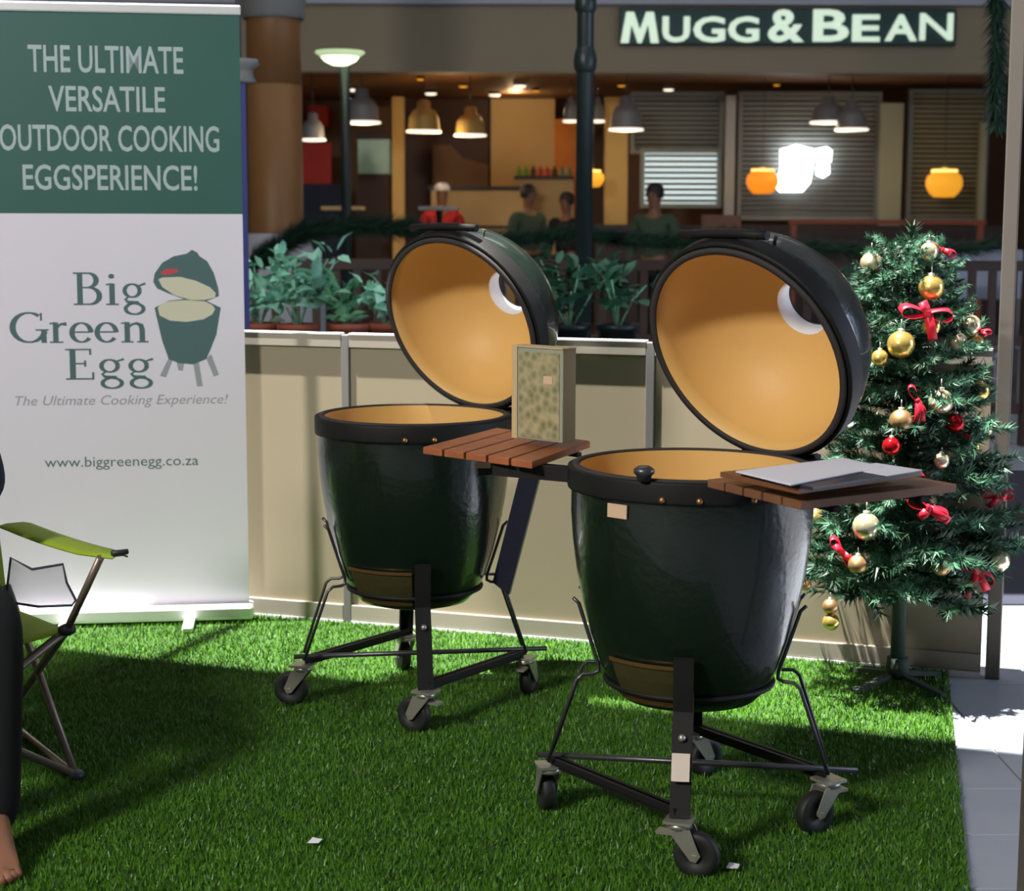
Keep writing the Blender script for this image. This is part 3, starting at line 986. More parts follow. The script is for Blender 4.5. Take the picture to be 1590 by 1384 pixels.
i = 0
NB_ = 170
for k in range(NB_):
    t = 0.225 + 0.745 * (k / NB_) ** 0.92
    z = t * TH
    Lb = (profile(z)) * (0.80 + 0.35 * rnd.random()) + 0.03
    an = k * 2.399 + rnd.random() * 0.4
    bk = Vector((math.cos(an), math.sin(an), 0)).dot(-pn)
    if bk > 0.2:
        Lb = min(Lb, 0.165 / bk)
    if len(protos) < 6:
        o = branch_mesh(k).build('branch', [M['pine'], M['pine_tip']][k % 2], tree)
        protos.append(o)
    else:
        o = like(protos[k % 6], tree)
    o.location = (0, 0, z - 0.02)
    droop = -0.12 + 0.5 * (t - 0.15) + rnd.uniform(-0.15, 0.15) if t > 0.26 else rnd.uniform(-0.1, 0.30)
    o.rotation_euler = (rnd.uniform(-0.4, 0.4), -droop, an)
    o.scale = (Lb, max(Lb, 0.14), max(Lb, 0.14))
MB().tube([(0, 0, 0.02), (0, 0, TH * 0.5), (0, 0, TH * 0.95)], [0.022, 0.016, 0.006], 10).build('trunk', M['bark'], tree)
mb = MB()
rr = random.Random(5)
needles(mb, Vector((0, 0, 0.06)), Vector((0, 0, 0.36)), 420, 0.036, 0.002, rr)
needles(mb, Vector((0, 0, TH * 0.86)), Vector((0, 0, TH)), 160, 0.045, 0.003, rr)
mb.build('trunk_needles', M['pine'], tree, kind='stuff')
mb = MB()
for k in range(4):
    an = k * PI / 2 + 0.6
    mb.bar((0, 0, 0.035), (0.17 * math.cos(an), 0.17 * math.sin(an), 0.008), 0.022, 0.012)
mb.lathe([(0.0, 0.08), (0.03, 0.08), (0.034, 0.03), (0.0, 0.03)], 16)
mb.build('tree_stand', M['bark'], tree)

# baubles: px, py, radius px, material, label
bau = [
    (1353, 409, 17, 'champagne', 'pale gold bauble at the upper left of the tree crown'),
    (1442, 391, 14, 'champagne', 'bright bauble beside the topmost red bow'),
    (1446, 447, 19, 'gold', 'gold bauble just above the largest red bow'),
    (1399, 535, 21, 'gold', 'large gold bauble below and left of the largest bow'),
    (1366, 556, 13, 'gold', 'small amber bauble touching the right lid dome'),
    (1506, 506, 17, 'champagne', 'silvery bauble at the right edge beside a small red bow'),
    (1487, 531, 14, 'champagne', 'left one of the pair of glassy baubles under the silvery one'),
    (1514, 534, 14, 'gold', 'right one of the pair of glassy baubles under the silvery one'),
    (1461, 624, 19, 'champagne', 'bright silver gold bauble right of the upright red ribbon'),
    (1399, 654, 18, 'matt_gold', 'matt brown gold bauble left of the dangling red ribbon'),
    (1522, 607, 14, 'gold', 'dull gold bauble at the far right above the silver cluster'),
    (1527, 665, 14, 'champagne', 'silver bauble at the far right beside the red bauble'),
    (1509, 694, 12, 'gold', 'small gold bauble low on the right, left of the upright pole'),
    (1483, 657, 15, 'red_gloss', 'glossy red bauble on the right side of the tree'),
    (1384, 693, 14, 'red_gloss', 'glossy red bauble just above the papers'),
    (1462, 716, 12, 'champagne', 'small pale bauble above the right end of the brown shelf'),
    (1345, 818, 21, 'champagne', 'large bright bauble under the brown shelf'),
    (1267, 803, 14, 'gold', 'gold bauble beside the near cooker body under the shelf'),
    (1332, 877, 15, 'matt_gold', 'matt gold bauble at the end of the diagonal red ribbon'),
    (1462, 880, 14, 'matt_gold', 'dark gold bauble in the shaded lower branches'),
    (1550, 871, 17, 'champagne', 'silvery bauble at the lower right tip beside the big bow'),
    (1250, 908, 10, 'matt_gold', 'small dark gold bauble low beside the near cooker'),
    (1289, 942, 12, 'matt_gold', 'upper bauble of the pair hanging lowest at left'),
    (1290, 966, 13, 'gold', 'lower bauble of the pair hanging lowest at left'),
    (1446, 507, 14, 'gold', 'gold bauble half hidden behind the tail of the largest bow'),
]
bd = []
for (px, py, rp_, m_, lab) in bau:
    z_ = at(px, py, TB.y).z
    xx = at(px, py, TB.y).x
    rc = max(profile(max(z_ - GZ, 0.2 * TH)), 0.06)
    dx = min(abs(xx - TB.x), rc)
    Y = TB.y - math.sqrt(max(rc * rc - dx * dx, 0.0)) * 0.98 - 0.03
    c = at(px, py, Y)
    r_ = rp_ / F_PX * (c - Vector((0, 0, CAM_H))).length
    e = empty('bauble', c, lab, 'ornament')
    MB().ball((0, 0, 0), r_, 24).build('ball', M[m_], e)
    MB().lathe([(r_ * 0.26, r_ * 0.93), (r_ * 0.26, r_ * 1.16), (0.0, r_ * 1.18)], 12).tube([(0, 0, r_ * 1.15), (0, 0, r_ * 1.8)], r_ * 0.05, 5).build('cap', M['zinc'], e)


def ribbon_strip(mb, pts, w, nrm):
    vs = []
    for p in pts:
        vs += [Vector(p) - Vector(nrm) * w / 2, Vector(p) + Vector(nrm) * w / 2]
    fs = [(2 * i, 2 * i + 1, 2 * i + 3, 2 * i + 2) for i in range(len(pts) - 1)]
    mb.add(vs, fs, True)


def bow(px, py, size, rot, tails, lab, tail_len=1.0):
    """loops left and right of a knot in the x-z plane, two tails"""
    xx = at(px, py, TB.y)
    rc = max(profile(max(xx.z - GZ, 0.2 * TH)), 0.06)
    dx = min(abs(xx.x - TB.x), rc)
    Y = TB.y - math.sqrt(max(rc * rc - dx * dx, 0)) * 0.95 - 0.045
    c = at(px, py, Y)
    e = empty('ribbon_bow', c, lab, 'bow')
    Rm = Matrix.Rotation(rot, 3, 'Y')
    S = size
    for s in (-1, 1):
        mb = MB()
        pts = []
        for k in range(17):
            t_ = k / 16 * 2 * PI
            x = s * S * (0.5 - 0.5 * math.cos(t_))
            z = S * 0.30 * math.sin(t_) * (0.35 + 0.65 * (0.5 - 0.5 * math.cos(t_)))
            pts.append(Rm @ Vector((x, -0.02 * S, z)))
        ribbon_strip(mb, pts, S * 0.55, Rm @ Vector((0.1 * s, 1, 0.25)).normalized())
        o = mb.build('loop', M['ribbon'], e)
        so = o.modifiers.new('s', 'SOLIDIFY'); so.thickness = 0.001
    MB().box((0, -0.004, 0), (S * 0.28, S * 0.5, S * 0.30), Rm).build('knot', M['ribbon'], e, bevel=S * 0.08)
    for (tx, tz) in tails:
        mb = MB()
        pts = [Vector((tx * t_ * S, -0.012 - 0.01 * math.sin(t_ * PI), tz * t_ * S - 0.02 * S)) for t_ in [i / 8 for i in range(9)]]
        dd = Vector((tx, 0, tz)).normalized()
        sd = Vector((dd.z, 0.25, -dd.x)).normalized()
        ribbon_strip(mb, pts, S * 0.36, sd)
        o = mb.build('tail', M['ribbon'], e)
        so = o.modifiers.new('s', 'SOLIDIFY'); so.thickness = 0.001


bow(1438, 486, 0.070, 0.10, ((0.25, -1.0), (-0.2, 0.45)), 'largest red ribbon bow in the upper middle of the tree')
bow(1463, 388, 0.040, 0.35, ((0.55, -0.3),), 'topmost red bow beside the bright bauble')
bow(1524, 514, 0.028, 0.1, ((0.3, -0.5),), 'small red bow at the right edge beside the silvery bauble')
bow(1424, 622, 0.045, 1.1, ((-0.1, -1.4), (0.3, -1.2)), 'upright red ribbon bow halfway down the tree')
bow(1500, 676, 0.028, 0.7, ((0.4, -0.6),), 'small dark red bow beside the glossy red bauble on the right')
bow(1440, 788, 0.062, 0.45, ((0.9, -0.55), (-0.4, -0.4)), 'wide red bow just below the brown shelf')
bow(1415, 740, 0.035, 0.0, ((0.4, 0.1),), 'red bow peeking above the right end of the papers')
bow(1548, 768, 0.045, 0.05, ((-0.6, -0.7), (0.5, -0.2)), 'red bow at the right edge beside the tall upright')
bow(1515, 886, 0.058, 0.6, ((-0.5, -1.2), (0.5, -0.9)), 'lowest red bow with long hanging tails at the right')
bow(1308, 858, 0.050, 0.9, ((0.5, -0.4), (-0.5, 0.5)), 'dark red diagonal ribbon low on the left of the tree')

# ---------------------------------------------------------------- camp chair and sitter
FF, FR = gnd(118, 1222), gnd(8, 1132)
Fdir = (FF - FR).normalized()
Ldir = Vector((-Fdir.y, Fdir.x, 0))
if Ldir.x < 0:
    Ldir = -Ldir
W_ = 0.54
chair = empty('camp_chair', FR, 'lime green folding camp chair at the left edge beside the banner', 'chair')


def cl(p):
    return Vector(p) - FR


seatF = at(104, 978, 3.72)
seatR = seatF - Fdir * 0.44
armF = at(186, 858, 3.60)
armR = armF - Fdir * 0.74
armR.z = armF.z - 0.040
postT = at(156, 866, 3.62)
top = seatR - Fdir * 0.16
top.z = 0.92
off = -Ldir * W_
G3 = Vector((0, 0, GZ + 0.012))
for s in (0, 1):
    o_ = off * s
    ff, fr = FF + o_ + G3, FR + o_ + G3
    MB().tube([cl(fr), cl(seatF + o_)], 0.0095, 10).build('leg', M['bronze'], chair)
    MB().tube([cl(ff), cl(seatR + o_ + Vector((0, 0, 0.02)))], 0.0095, 10).build('leg', M['bronze'], chair)
    MB().tube([cl(seatF + o_), cl(postT + o_)], 0.0085, 10).build('arm_post', M['bronze'], chair)
    MB().tube([cl(fr + Vector((0, 0, 0.02))), cl(top + o_)], 0.0095, 10).build('back_post', M['bronze'], chair)
    for p in (ff, fr, seatF + o_):
        MB().ball(cl(p), 0.021, 14, 0.65).build('joint', M['joint'], chair)
    for_ = MB()
    n_ = 10
    vs = []
    for i in range(n_ + 1):
        t_ = i / n_
        c = armR.lerp(armF, t_) + o_
        sag = -0.007 * math.sin(PI * t_)
        wv = 0.042 * (1 - 0.55 * max(0, (t_ - 0.8) / 0.2))
        for k in (-1, -0.5, 0.5, 1):
            vs.append(cl(c + Ldir * wv * k + Vector((0, 0, sag - 0.010 * abs(k)))))
    fs = [(4 * i + k, 4 * i + k + 1, 4 * i + k + 5, 4 * i + k + 4) for i in range(n_) for k in range(3)]
    ar = for_.add(vs, fs, True).build('armrest', M['lime'], chair, label='lime green armrest')
    ar.modifiers.new('s', 'SOLIDIFY').thickness = 0.004
    MB().tube([cl(armF + o_ - Ldir * 0.018), cl(armF + o_ + Ldir * 0.018)], 0.006, 8).build('arm_trim', M['joint'], ar)
# front/back crossing tubes
MB().tube([cl(FF + G3), cl(seatF + off)], 0.0095, 10).build('leg', M['bronze'], chair)
MB().tube([cl(FF + off + G3), cl(seatF)], 0.0095, 10).build('leg', M['bronze'], chair)
MB().tube([cl(FR + G3), cl(seatR + off)], 0.0095, 10).build('leg', M['bronze'], chair)
MB().tube([cl(FF + G3), cl(FR + G3 + Fdir * 0.05)], 0.008, 10).build('leg', M['bronze'], chair)
# seat and back fabric
mb = MB(); vs = []
for i in range(9):
    for j in range(9):
        s_, t_ = i / 8, j / 8
        c = seatR.lerp(seatF, t_) + off * s_
        c.z += -0.045 * math.sin(PI * s_) * (0.6 + 0.4 * math.sin(PI * t_)) - 0.03 * (1 - t_)
        vs.append(cl(c))
mb.add(vs, [(i * 9 + j, i * 9 + j + 1, (i + 1) * 9 + j + 1, (i + 1) * 9 + j) for i in range(8) for j in range(8)], True)
o = mb.build('seat', M['lime'], chair, label='lime green seat'); o.modifiers.new('s', 'SOLIDIFY').thickness = 0.005
mb = MB(); vs = []
for i in range(9):
    for j in range(7):
        s_, t_ = i / 8, j / 6
        c = (seatR + Vector((0, 0, -0.02))).lerp(top, t_) + off * s_ - Fdir * 0.03 * math.sin(PI * s_)
        vs.append(cl(c))
mb.add(vs, [(i * 7 + j, i * 7 + j + 1, (i + 1) * 7 + j + 1, (i + 1) * 7 + j) for i in range(8) for j in range(6)], True)
o = mb.build('backrest', M['lime'], chair); o.modifiers.new('s', 'SOLIDIFY').thickness = 0.005
# mesh pocket under the visible arm
q = [at(x, y, 3.74) for x, y in ((17, 866), (50, 884), (98, 876), (104, 905), (118, 932), (112, 940), (60, 942), (20, 936), (10, 925))]
pk = MB().poly([cl(p) for p in q]).build('mesh_pocket', M['mesh_fabric'], chair, label='grey mesh side pocket')
MB().tube([cl(p + Vector((0, -0.002, 0))) for p in q], 0.003, 6, closed=True).build('pocket_binding', M['navy_trim'], pk)


def skin_body(name, joints, edges, m, parent=None, root=0, sub=2, loc=(0, 0, 0)):
    me = bpy.data.meshes.new(name)
    me.from_pydata([j[0] for j in joints], edges, [])
    me.materials.append(m)
    o = bpy.data.objects.new(name, me)
    COL.objects.link(o)
    o.location = loc
    if parent:
        o.parent = parent
    sk = o.modifiers.new('skin', 'SKIN')
    sk.use_smooth_shade = True
    for i, j in enumerate(joints):
        sv = me.skin_vertices[0].data[i]
        r_ = j[1]
        sv.radius = r_ if isinstance(r_, (tuple, list)) else (r_, r_)
        sv.use_root = (i == root)
    s = o.modifiers.new('sub', 'SUBSURF')
    s.levels = s.render_levels = sub
    return o


def figure(name, loc, rz, label, body_m, shirt_m, trouser_m, J, head_items=(), hair=True, hat=None, seated=True, scale=1.0, toes=()):
    """J: dict of joints in the figure's own frame, facing -Y"""
    e = empty(name, loc, label, 'person', rz=rz)
    V = Vector
    jn = ['pelvis', 'chest', 'neck', 'headb', 'headt', 'shl', 'ell', 'wrl', 'shr', 'elr', 'wrr', 'hl', 'kl', 'al', 'tl', 'hr', 'kr', 'ar', 'tr', 'pl', 'pr', 'hc', 'nb']
    rad = dict(pelvis=(.13, .10), chest=(.15, .105), neck=.052, headb=(.068, .078), headt=(.070, .085), shl=.058, ell=.038, wrl=.026, shr=.058, elr=.038, wrr=.026,
               hl=.080, kl=.055, al=.035, tl=(.040, .018), hr=.080, kr=.055, ar=.035, tr=(.040, .018), pl=(.036, .016), pr=(.036, .016), hc=(.075, .092), nb=.055)
    J = dict(J)
    J['hc'] = tuple((V(J['headb']) + V(J['headt'])) / 2)
    J['nb'] = tuple(V(J['chest']).lerp(V(J['neck']), 0.75))
    idx = {k: i for i, k in enumerate(jn)}
    ed = [('pelvis', 'chest'), ('chest', 'nb'), ('nb', 'neck'), ('neck', 'headb'), ('headb', 'hc'), ('hc', 'headt'), ('chest', 'shl'), ('shl', 'ell'), ('ell', 'wrl'), ('wrl', 'pl'),
          ('chest', 'shr'), ('shr', 'elr'), ('elr', 'wrr'), ('wrr', 'pr'), ('pelvis', 'hl'), ('hl', 'kl'), ('kl', 'al'), ('al', 'tl'), ('pelvis', 'hr'), ('hr', 'kr'), ('kr', 'ar'), ('ar', 'tr')]
    nj, ne = [], []
    for tn in toes:
        T0 = V(J[tn])
        for ox, L_ in ((0.024, .038), (0.010, .040), (-0.004, .036), (-0.016, .030), (-0.027, .024)):
            ox = ox if tn == 'tr' else -ox
            i0 = len(jn) + len(nj)
            nj += [(T0 + V((ox, -0.012, -0.006)), .0125), (T0 + V((ox * 1.1, -L_, -0.012)), .0105)]
            ne += [(idx[tn], i0), (i0, i0 + 1)]
    skin_body('body', [(V(J[k]) * scale, tuple(x * scale for x in rad[k]) if isinstance(rad[k], tuple) else rad[k] * scale) for k in jn] + nj, [(idx[a_], idx[b_]) for a_, b_ in ed] + ne, body_m, e)
    # fingers, rooted in the palm
    for side in 'lr':
        pw, pp_ = V(J['wr' + side]), V(J['p' + side])
        dd = (pp_ - pw).normalized()
        sd = dd.cross(V((0, 0, 1)))
        sd = sd.normalized() if sd.length > 0.1 else V((1, 0, 0))
        nn = sd.cross(dd)
        jj, ee = [(pp_ * scale, .014 * scale)], []
        for k, (o_, L_) in enumerate(((-.027, .062), (-.009, .074), (.009, .070), (.026, .056))):
            b0 = pp_ + sd * o_ + dd * .02
            b1 = b0 + (dd - nn * .2) * L_ * .55
            b2 = b1 + (dd * .6 - nn * .8) * L_ * .45
            i0 = len(jj)
            jj += [(b0 * scale, .0095 * scale), (b1 * scale, .0085 * scale), (b2 * scale, .007 * scale)]
            ee += [(0, i0), (i0, i0 + 1), (i0 + 1, i0 + 2)]
        i0 = len(jj)
        ths = -1 if side == 'l' else 1
        b0 = pw.lerp(pp_, .4) + sd * .03 * ths
        b1 = b0 + (dd * .7 + sd * .7 * ths).normalized() * .035
        b2 = b1 + (dd * .95 + sd * .2 * ths - nn * .3).normalized() * .028
        jj += [(b0 * scale, .012 * scale), (b1 * scale, .010 * scale), (b2 * scale, .008 * scale)]
        ee += [(0, i0), (i0, i0 + 1), (i0 + 1, i0 + 2)]
        if name_detail:
            skin_body('hand', jj, ee, body_m, e, sub=1)
    # clothes
    up_ = ['pelvis', 'chest', 'nb', 'shl', 'ell', 'wrl', 'shr', 'elr', 'wrr']
    ux = {k: i for i, k in enumerate(up_)}
    g_ = dict(pelvis=(.150, .118), chest=(.168, .122), nb=.07, shl=.070, ell=.050, wrl=.038, shr=.070, elr=.050, wrr=.038)
    skin_body('shirt', [(V(J[k]) * scale, tuple(x * scale for x in g_[k]) if isinstance(g_[k], tuple) else g_[k] * scale) for k in up_],
              [(ux[a_], ux[b_]) for a_, b_ in (('pelvis', 'chest'), ('chest', 'nb'), ('chest', 'shl'), ('shl', 'ell'), ('ell', 'wrl'), ('chest', 'shr'), ('shr', 'elr'), ('elr', 'wrr'))], shirt_m, e)
    lo_ = ['pelvis', 'hl', 'kl', 'al', 'hr', 'kr', 'ar']
    J['al'] = tuple(V(J['al']) + V((0, 0.004, -0.045))); J['ar'] = tuple(V(J['ar']) + V((0, 0.012, -0.022)))
    lx = {k: i for i, k in enumerate(lo_)}
    g_ = dict(pelvis=(.152, .120), hl=.094, kl=.072, al=.058, hr=.094, kr=.072, ar=.058)
    skin_body('trousers', [(V(J[k]) * scale, tuple(x * scale for x in g_[k]) if isinstance(g_[k], tuple) else g_[k] * scale) for k in lo_],
              [(lx[a_], lx[b_]) for a_, b_ in (('pelvis', 'hl'), ('hl', 'kl'), ('kl', 'al'), ('pelvis', 'hr'), ('hr', 'kr'), ('kr', 'ar'))], trouser_m, e)
    hb, ht = V(J['headb']), V(J['headt'])
    hc = (hb + ht) / 2
    if hair:
        mb = MB()
        mb.lathe([(0.0, 0.108), (0.05, 0.098), (0.083, 0.062), (0.093, 0.01), (0.088, -0.03), (0.08, -0.05)], 20, Matrix.Translation((hc + V((0, 0.016, 0.022))) * scale) @ Matrix.Scale(scale, 4))
        mb.build('hair', M['hair'], e)
    if hat:
        mb = MB()
        mb.lathe([(0.0, 0.13), (0.06, 0.125), (0.092, 0.09), (0.095, 0.045), (0.088, 0.04)], 20, Matrix.Translation(hc * scale) @ Matrix.Scale(scale, 4))
        mb.build('cap', hat, e)
    # face
    for ex in (-.030, .030):
        MB().ball((hc + V((ex, -.088, .008))) * scale, .011 * scale, 10).build('eye', M['hair'], e)
    mb = MB()
    mb.add([(hc + V(q_)) * scale for q_ in ((-.011, -.085, -.03), (.011, -.085, -.03), (0, -.112, -.027), (0, -.088, .012))], ((0, 1, 2), (0, 2, 3), (1, 3, 2)), True)
    mb.build('nose', body_m, e)
    return e


name_detail = True
# frame of the sitter: -Y is where the sitter faces
seat_c = (seatF + seatR) / 2 + off / 2 - Ldir * 0.08
rz_s = math.atan2(Fdir.x, -Fdir.y)
# toes seen at pixel (42,1362)
toe = gnd(2, 1352, 0.04)
Mi = Matrix.Rotation(-rz_s, 3, 'Z')


def sl(p):
    return tuple(Mi @ (Vector(p) - Vector((seat_c.x, seat_c.y, 0))))


toe_l = Vector(sl(toe))
ank = toe_l + Vector((0.022, 0.13, 0.065))
knee = Vector((0.125, ank.y + 0.10, 0.50))
Js = dict(pelvis=(0, 0.02, 0.50), chest=(0, 0.12, 0.83), neck=(0, 0.10, 1.06), headb=(0, 0.07, 1.14), headt=(0, 0.06, 1.27),
          shl=(0.19, 0.11, 0.95), ell=(0.262, 0.03, 0.70), wrl=(0.12, -0.12, 0.63), pl=(0.08, -0.18, 0.62),
          shr=(-0.19, 0.11, 0.95), elr=(-0.26, 0.03, 0.70), wrr=(-0.24, -0.18, 0.66), pr=(-0.23, -0.25, 0.655),
          hl=(0.09, 0.0, 0.48), kl=tuple(knee), al=tuple(ank), tl=tuple(toe_l),
          hr=(-0.09, 0.0, 0.48), kr=(-0.13, -0.42, 0.49), ar=(-0.14, -0.44, 0.10), tr=(-0.14, -0.60, 0.04))
figure('person', (seat_c.x, seat_c.y, 0), rz_s, 'person in black clothes with bare feet sitting in the lime green chair', M['skin'], M['navy_cloth'], M['black_cloth'], Js, toes=('tl', 'tr'))
# ---------------------------------------------------------------- beyond the partition
# potted plants on a planter bench
bench = empty('planter_bench', (0, 8.2, 0), 'dark wooden planter bench carrying the potted plants behind the partition', 'bench')
MB().box((-0.2, 0, 0.60), (3.9, 0.42, 0.045)).build('bench_top', M['dark_wood'], bench, bevel=0.004)
for x in (-2.05, -0.8, 0.45, 1.65):
    for y in (-0.16, 0.16):
        MB().box((x, y, 0.293), (0.06, 0.06, 0.575)).build('leg', M['dark_wood'], bench)


def leaf_obj(m):
    mb = MB()
    vs = [(0, 0, 0), (0.25, -0.17, 0.06), (0.25, 0.17, 0.06), (0.6, -0.20, 0.10), (0.6, 0.20, 0.10), (0.6, 0, 0.05), (0.25, 0, 0.0), (1.0, 0, -0.05)]
    mb.add(vs, ((0, 1, 6), (0, 6, 2), (1, 3, 5, 6), (6, 5, 4, 2), (3, 7, 5), (5, 7, 4)), True)
    return mb


leaf_protos = {}


def plant(px, Y, ptop, hgt, spread, nl, mname, lab, pot=True, zbase=0.625):
    x = at(px, 400, Y).x
    e = empty('potted_plant', (x, Y, zbase), lab, 'plant', group=None)
    mb = MB()
    mb.lathe([(0.0, 0.0), (0.07, 0.0), (0.095, 0.17), (0.105, 0.17), (0.105, 0.20), (0.09, 0.20), (0.085, 0.17), (0.0, 0.17)], 24)
    mb.build('pot', M['terracotta'] if pot else M['black_green'], e)
    rn = random.Random(px)
    st = MB()
    ends = []
    for k in range(7):
        an = rn.random() * 6.28
        tip = Vector((math.cos(an) * spread * rn.uniform(0.3, 0.9), math.sin(an) * 0.10, 0.18 + hgt * rn.uniform(0.45, 0.95)))
        st.tube([(0, 0, 0.16), tip * 0.5 + Vector((0, 0, 0.12)), tip], 0.004, 5)
        ends.append(tip)
    st.build('stem', M['leaf_mid'], e)
    for k in range(int(nl * 1.5)):
        t_ = rn.choice(ends)
        p = Vector((0, 0, 0.16)).lerp(t_, rn.uniform(0.35, 1.05)) + Vector((rn.uniform(-.05, .05), rn.uniform(-.05, .05), rn.uniform(-.04, .04)))
        if mname not in leaf_protos:
            o = leaf_obj(None).build('leaf', M[mname], e)
            leaf_protos[mname] = o
        else:
            o = like(leaf_protos[mname], e)
        o.location = p
        o.rotation_euler = (rn.uniform(-0.7, 0.7), rn.uniform(-1.0, 0.3), rn.uniform(0, 6.28))
        s_ = rn.uniform(0.08, 0.15)
        o.scale = (s_, s_, s_)


plant(400, 8.2, 0, 0.34, 0.20, 44, 'leaf_pale', 'pale green leafy potted plant beside the right edge of the banner')
plant(462, 8.15, 0, 0.40, 0.22, 52, 'leaf_pale', 'tallest pale green potted plant behind the partition')
plant(540, 8.2, 0, 0.30, 0.22, 44, 'leaf_mid', 'mid green potted plant in terracotta pot left of the far lid')
plant(600, 8.25, 0, 0.26, 0.16, 36, 'leaf_pale', 'pale green potted plant partly hidden by the far lid')
plant(885, 8.2, 0, 0.38, 0.24, 48, 'leaf_dark', 'dark green potted plant right of the far lid', pot=False)
plant(960, 8.2, 0, 0.34, 0.22, 44, 'leaf_dark', 'dark green potted plant left of the near lid', pot=False)
plant(1310, 8.2, 0, 0.36, 0.20, 30, 'leaf_dark', 'dark potted plant seen behind the tree beside the near lid', pot=False)

# terrace railing with garland
YR = 10.0
rail = empty('terrace_railing', (0, YR, 0), 'dark wooden terrace railing behind the plants', 'railing')
x0, x1 = -1.75, 3.05
for z in (1.06, 0.62, 0.22):
    MB().box(((x0 + x1) / 2, 0, z), (x1 - x0, 0.05, 0.06)).build('rail', M['dark_wood'], rail)
k = 0
x = x0
bal = None
while x <= x1:
    if bal is None:
        bal = MB().box((0, 0, 0.64), (0.045, 0.03, 0.80)).build('baluster', M['dark_wood'], rail)
        bal.location = (x, 0, 0)
    else:
        like(bal, rail, loc=(x, 0, 0))
    x += 0.12
for x in (x0, -0.1, 1.5, x1):
    MB().box((x, 0.0, 0.56), (0.09, 0.09, 1.12)).build('post', M['dark_wood'], rail)
rail.location.z = 0.006


def garland(pts, r, n, name, lab, m='garland'):
    rn = random.Random(len(pts) * 7 + n)
    c = sum((Vector(p) for p in pts), Vector()) / len(pts)
    mb = MB()
    P = [Vector(p) - c for p in pts]
    mb.tube(P, 0.02, 6)
    for i in range(len(P) - 1):
        needles(mb, P[i], P[i + 1], n, r, 0.006, rn)
    mb.build(name, M[m], None, loc=c, label=lab, cat='garland')


def sag(a, b_, s, n=8):
    return [Vector(a).lerp(Vector(b_), i / n) + Vector((0, 0, -s * math.sin(PI * i / n))) for i in range(n + 1)]


YG = YR - 0.06
garland(sag(at(385, 412, YG), at(470, 362, YG), 0.0) + sag(at(470, 362, YG), at(640, 356, YG), -0.03)[1:], 0.13, 260, 'pine_garland', 'dark pine garland rising from the banner along the railing')
garland(sag(at(640, 356, YG), at(905, 360, YG), 0.05), 0.11, 260, 'pine_garland', 'dark pine garland on the railing behind the far lid')
garland(sag(at(905, 362, YG), at(1130, 366, YG), 0.04), 0.11, 260, 'pine_garland', 'dark pine garland on the railing left of the near lid top')
garland(sag(at(1130, 366, YG), at(1560, 380, YG), 0.06, 12), 0.11, 200, 'pine_garland', 'dark pine garland on the railing behind the Christmas tree')
gy = 6.6
garland([at(1548, y, gy) for y in (-60, 0, 60, 120, 190)], 0.085, 300, 'hanging_garland', 'dark green garland hanging beside the tall upright at the top right')

# cafe chairs behind the tree
def cafe_chair(px, Y, rz, lab):
    x = at(px, 400, Y).x
    e = empty('cafe_chair', (x, Y, 0.007), lab, 'chair', rz=rz)
    MB().box((0, 0, 0.45), (0.40, 0.40, 0.035)).build('seat', M['chair_grey'], e, bevel=0.01)
    MB().box((0, 0.19, 0.94), (0.38, 0.025, 0.36)).build('backrest', M['chair_grey'], e, bevel=0.02)
    for sx in (-1, 1):
        MB().box((sx * 0.17, -0.17, 0.217), (0.03, 0.03, 0.434)).build('leg', M['rod'], e)
        MB().box((sx * 0.17, 0.19, 0.44), (0.03, 0.024, 0.88)).build('leg', M['rod'], e)


cafe_chair(1492, 11.2, 0.2, 'blue-grey cafe chair seen right of the Christmas tree top')
cafe_chair(1545, 12.2, -0.3, 'blue-grey cafe chair farther right behind the tall upright')
cafe_chair(760, 11.6, 2.8, 'blue-grey cafe chair behind the railing above the far lid')

# dark lamp post in the middle
pst = at(907, 300, 9.4)
lp = empty('lamp_post', (pst.x, 9.4, 0.007), 'tall dark green lamp post rising between the two lids', 'post')
MB().tube([(0, 0, 0.0), (0, 0, 5.4)], 0.046, 20).build('shaft', M['black_green'], lp)
MB().lathe([(0.10, 0.0), (0.10, 0.12), (0.07, 0.2), (0.052, 0.28), (0.046, 0.3)], 24).build('foot', M['black_green'], lp)
zc_ = at(907, 95, 9.4).z
MB().lathe([(0.046, zc_ - 0.07), (0.060, zc_ - 0.05), (0.064, zc_), (0.056, zc_ + 0.04), (0.046, zc_ + 0.07)], 24).build('collar', M['black_green'], lp)
zc_ = at(907, 8, 9.4).z
MB().lathe([(0.046, zc_ - 0.05), (0.058, zc_ - 0.03), (0.058, zc_ + 0.03), (0.046, zc_ + 0.05)], 24).build('collar', M['black_green'], lp)

# round column at left
pc = at(427, 200, 13.0)
col = empty('round_column', (pc.x, 13.0, 0.007), 'warm brown round column with grey capital right of the banner', 'column')
zt, zb, zj = at(427, 32, 13).z, at(427, 364, 13).z, at(427, 133, 13).z
rc_ = 41.5 / F_PX * 13
MB().lathe([(rc_, zb), (rc_, zj - 0.006), (rc_ - 0.012, zj - 0.004), (rc_ - 0.012, zj + 0.004), (rc_, zj + 0.006), (rc_, zt)], 48).build('shaft', M['column'], col)
MB().lathe([(rc_ + 0.02, zt), (rc_ + 0.035, zt + 0.02), (rc_ + 0.03, zt + 0.10), (rc_ + 0.04, zt + 0.13), (rc_ + 0.04, 5.4)], 48).build('capital', M['column_grey'], col)
MB().lathe([(rc_ + 0.16, 0), (rc_ + 0.16, 0.9), (rc_ + 0.02, zb)], 48).build('plinth', M['plinth'], col, label='pale grey plinth')
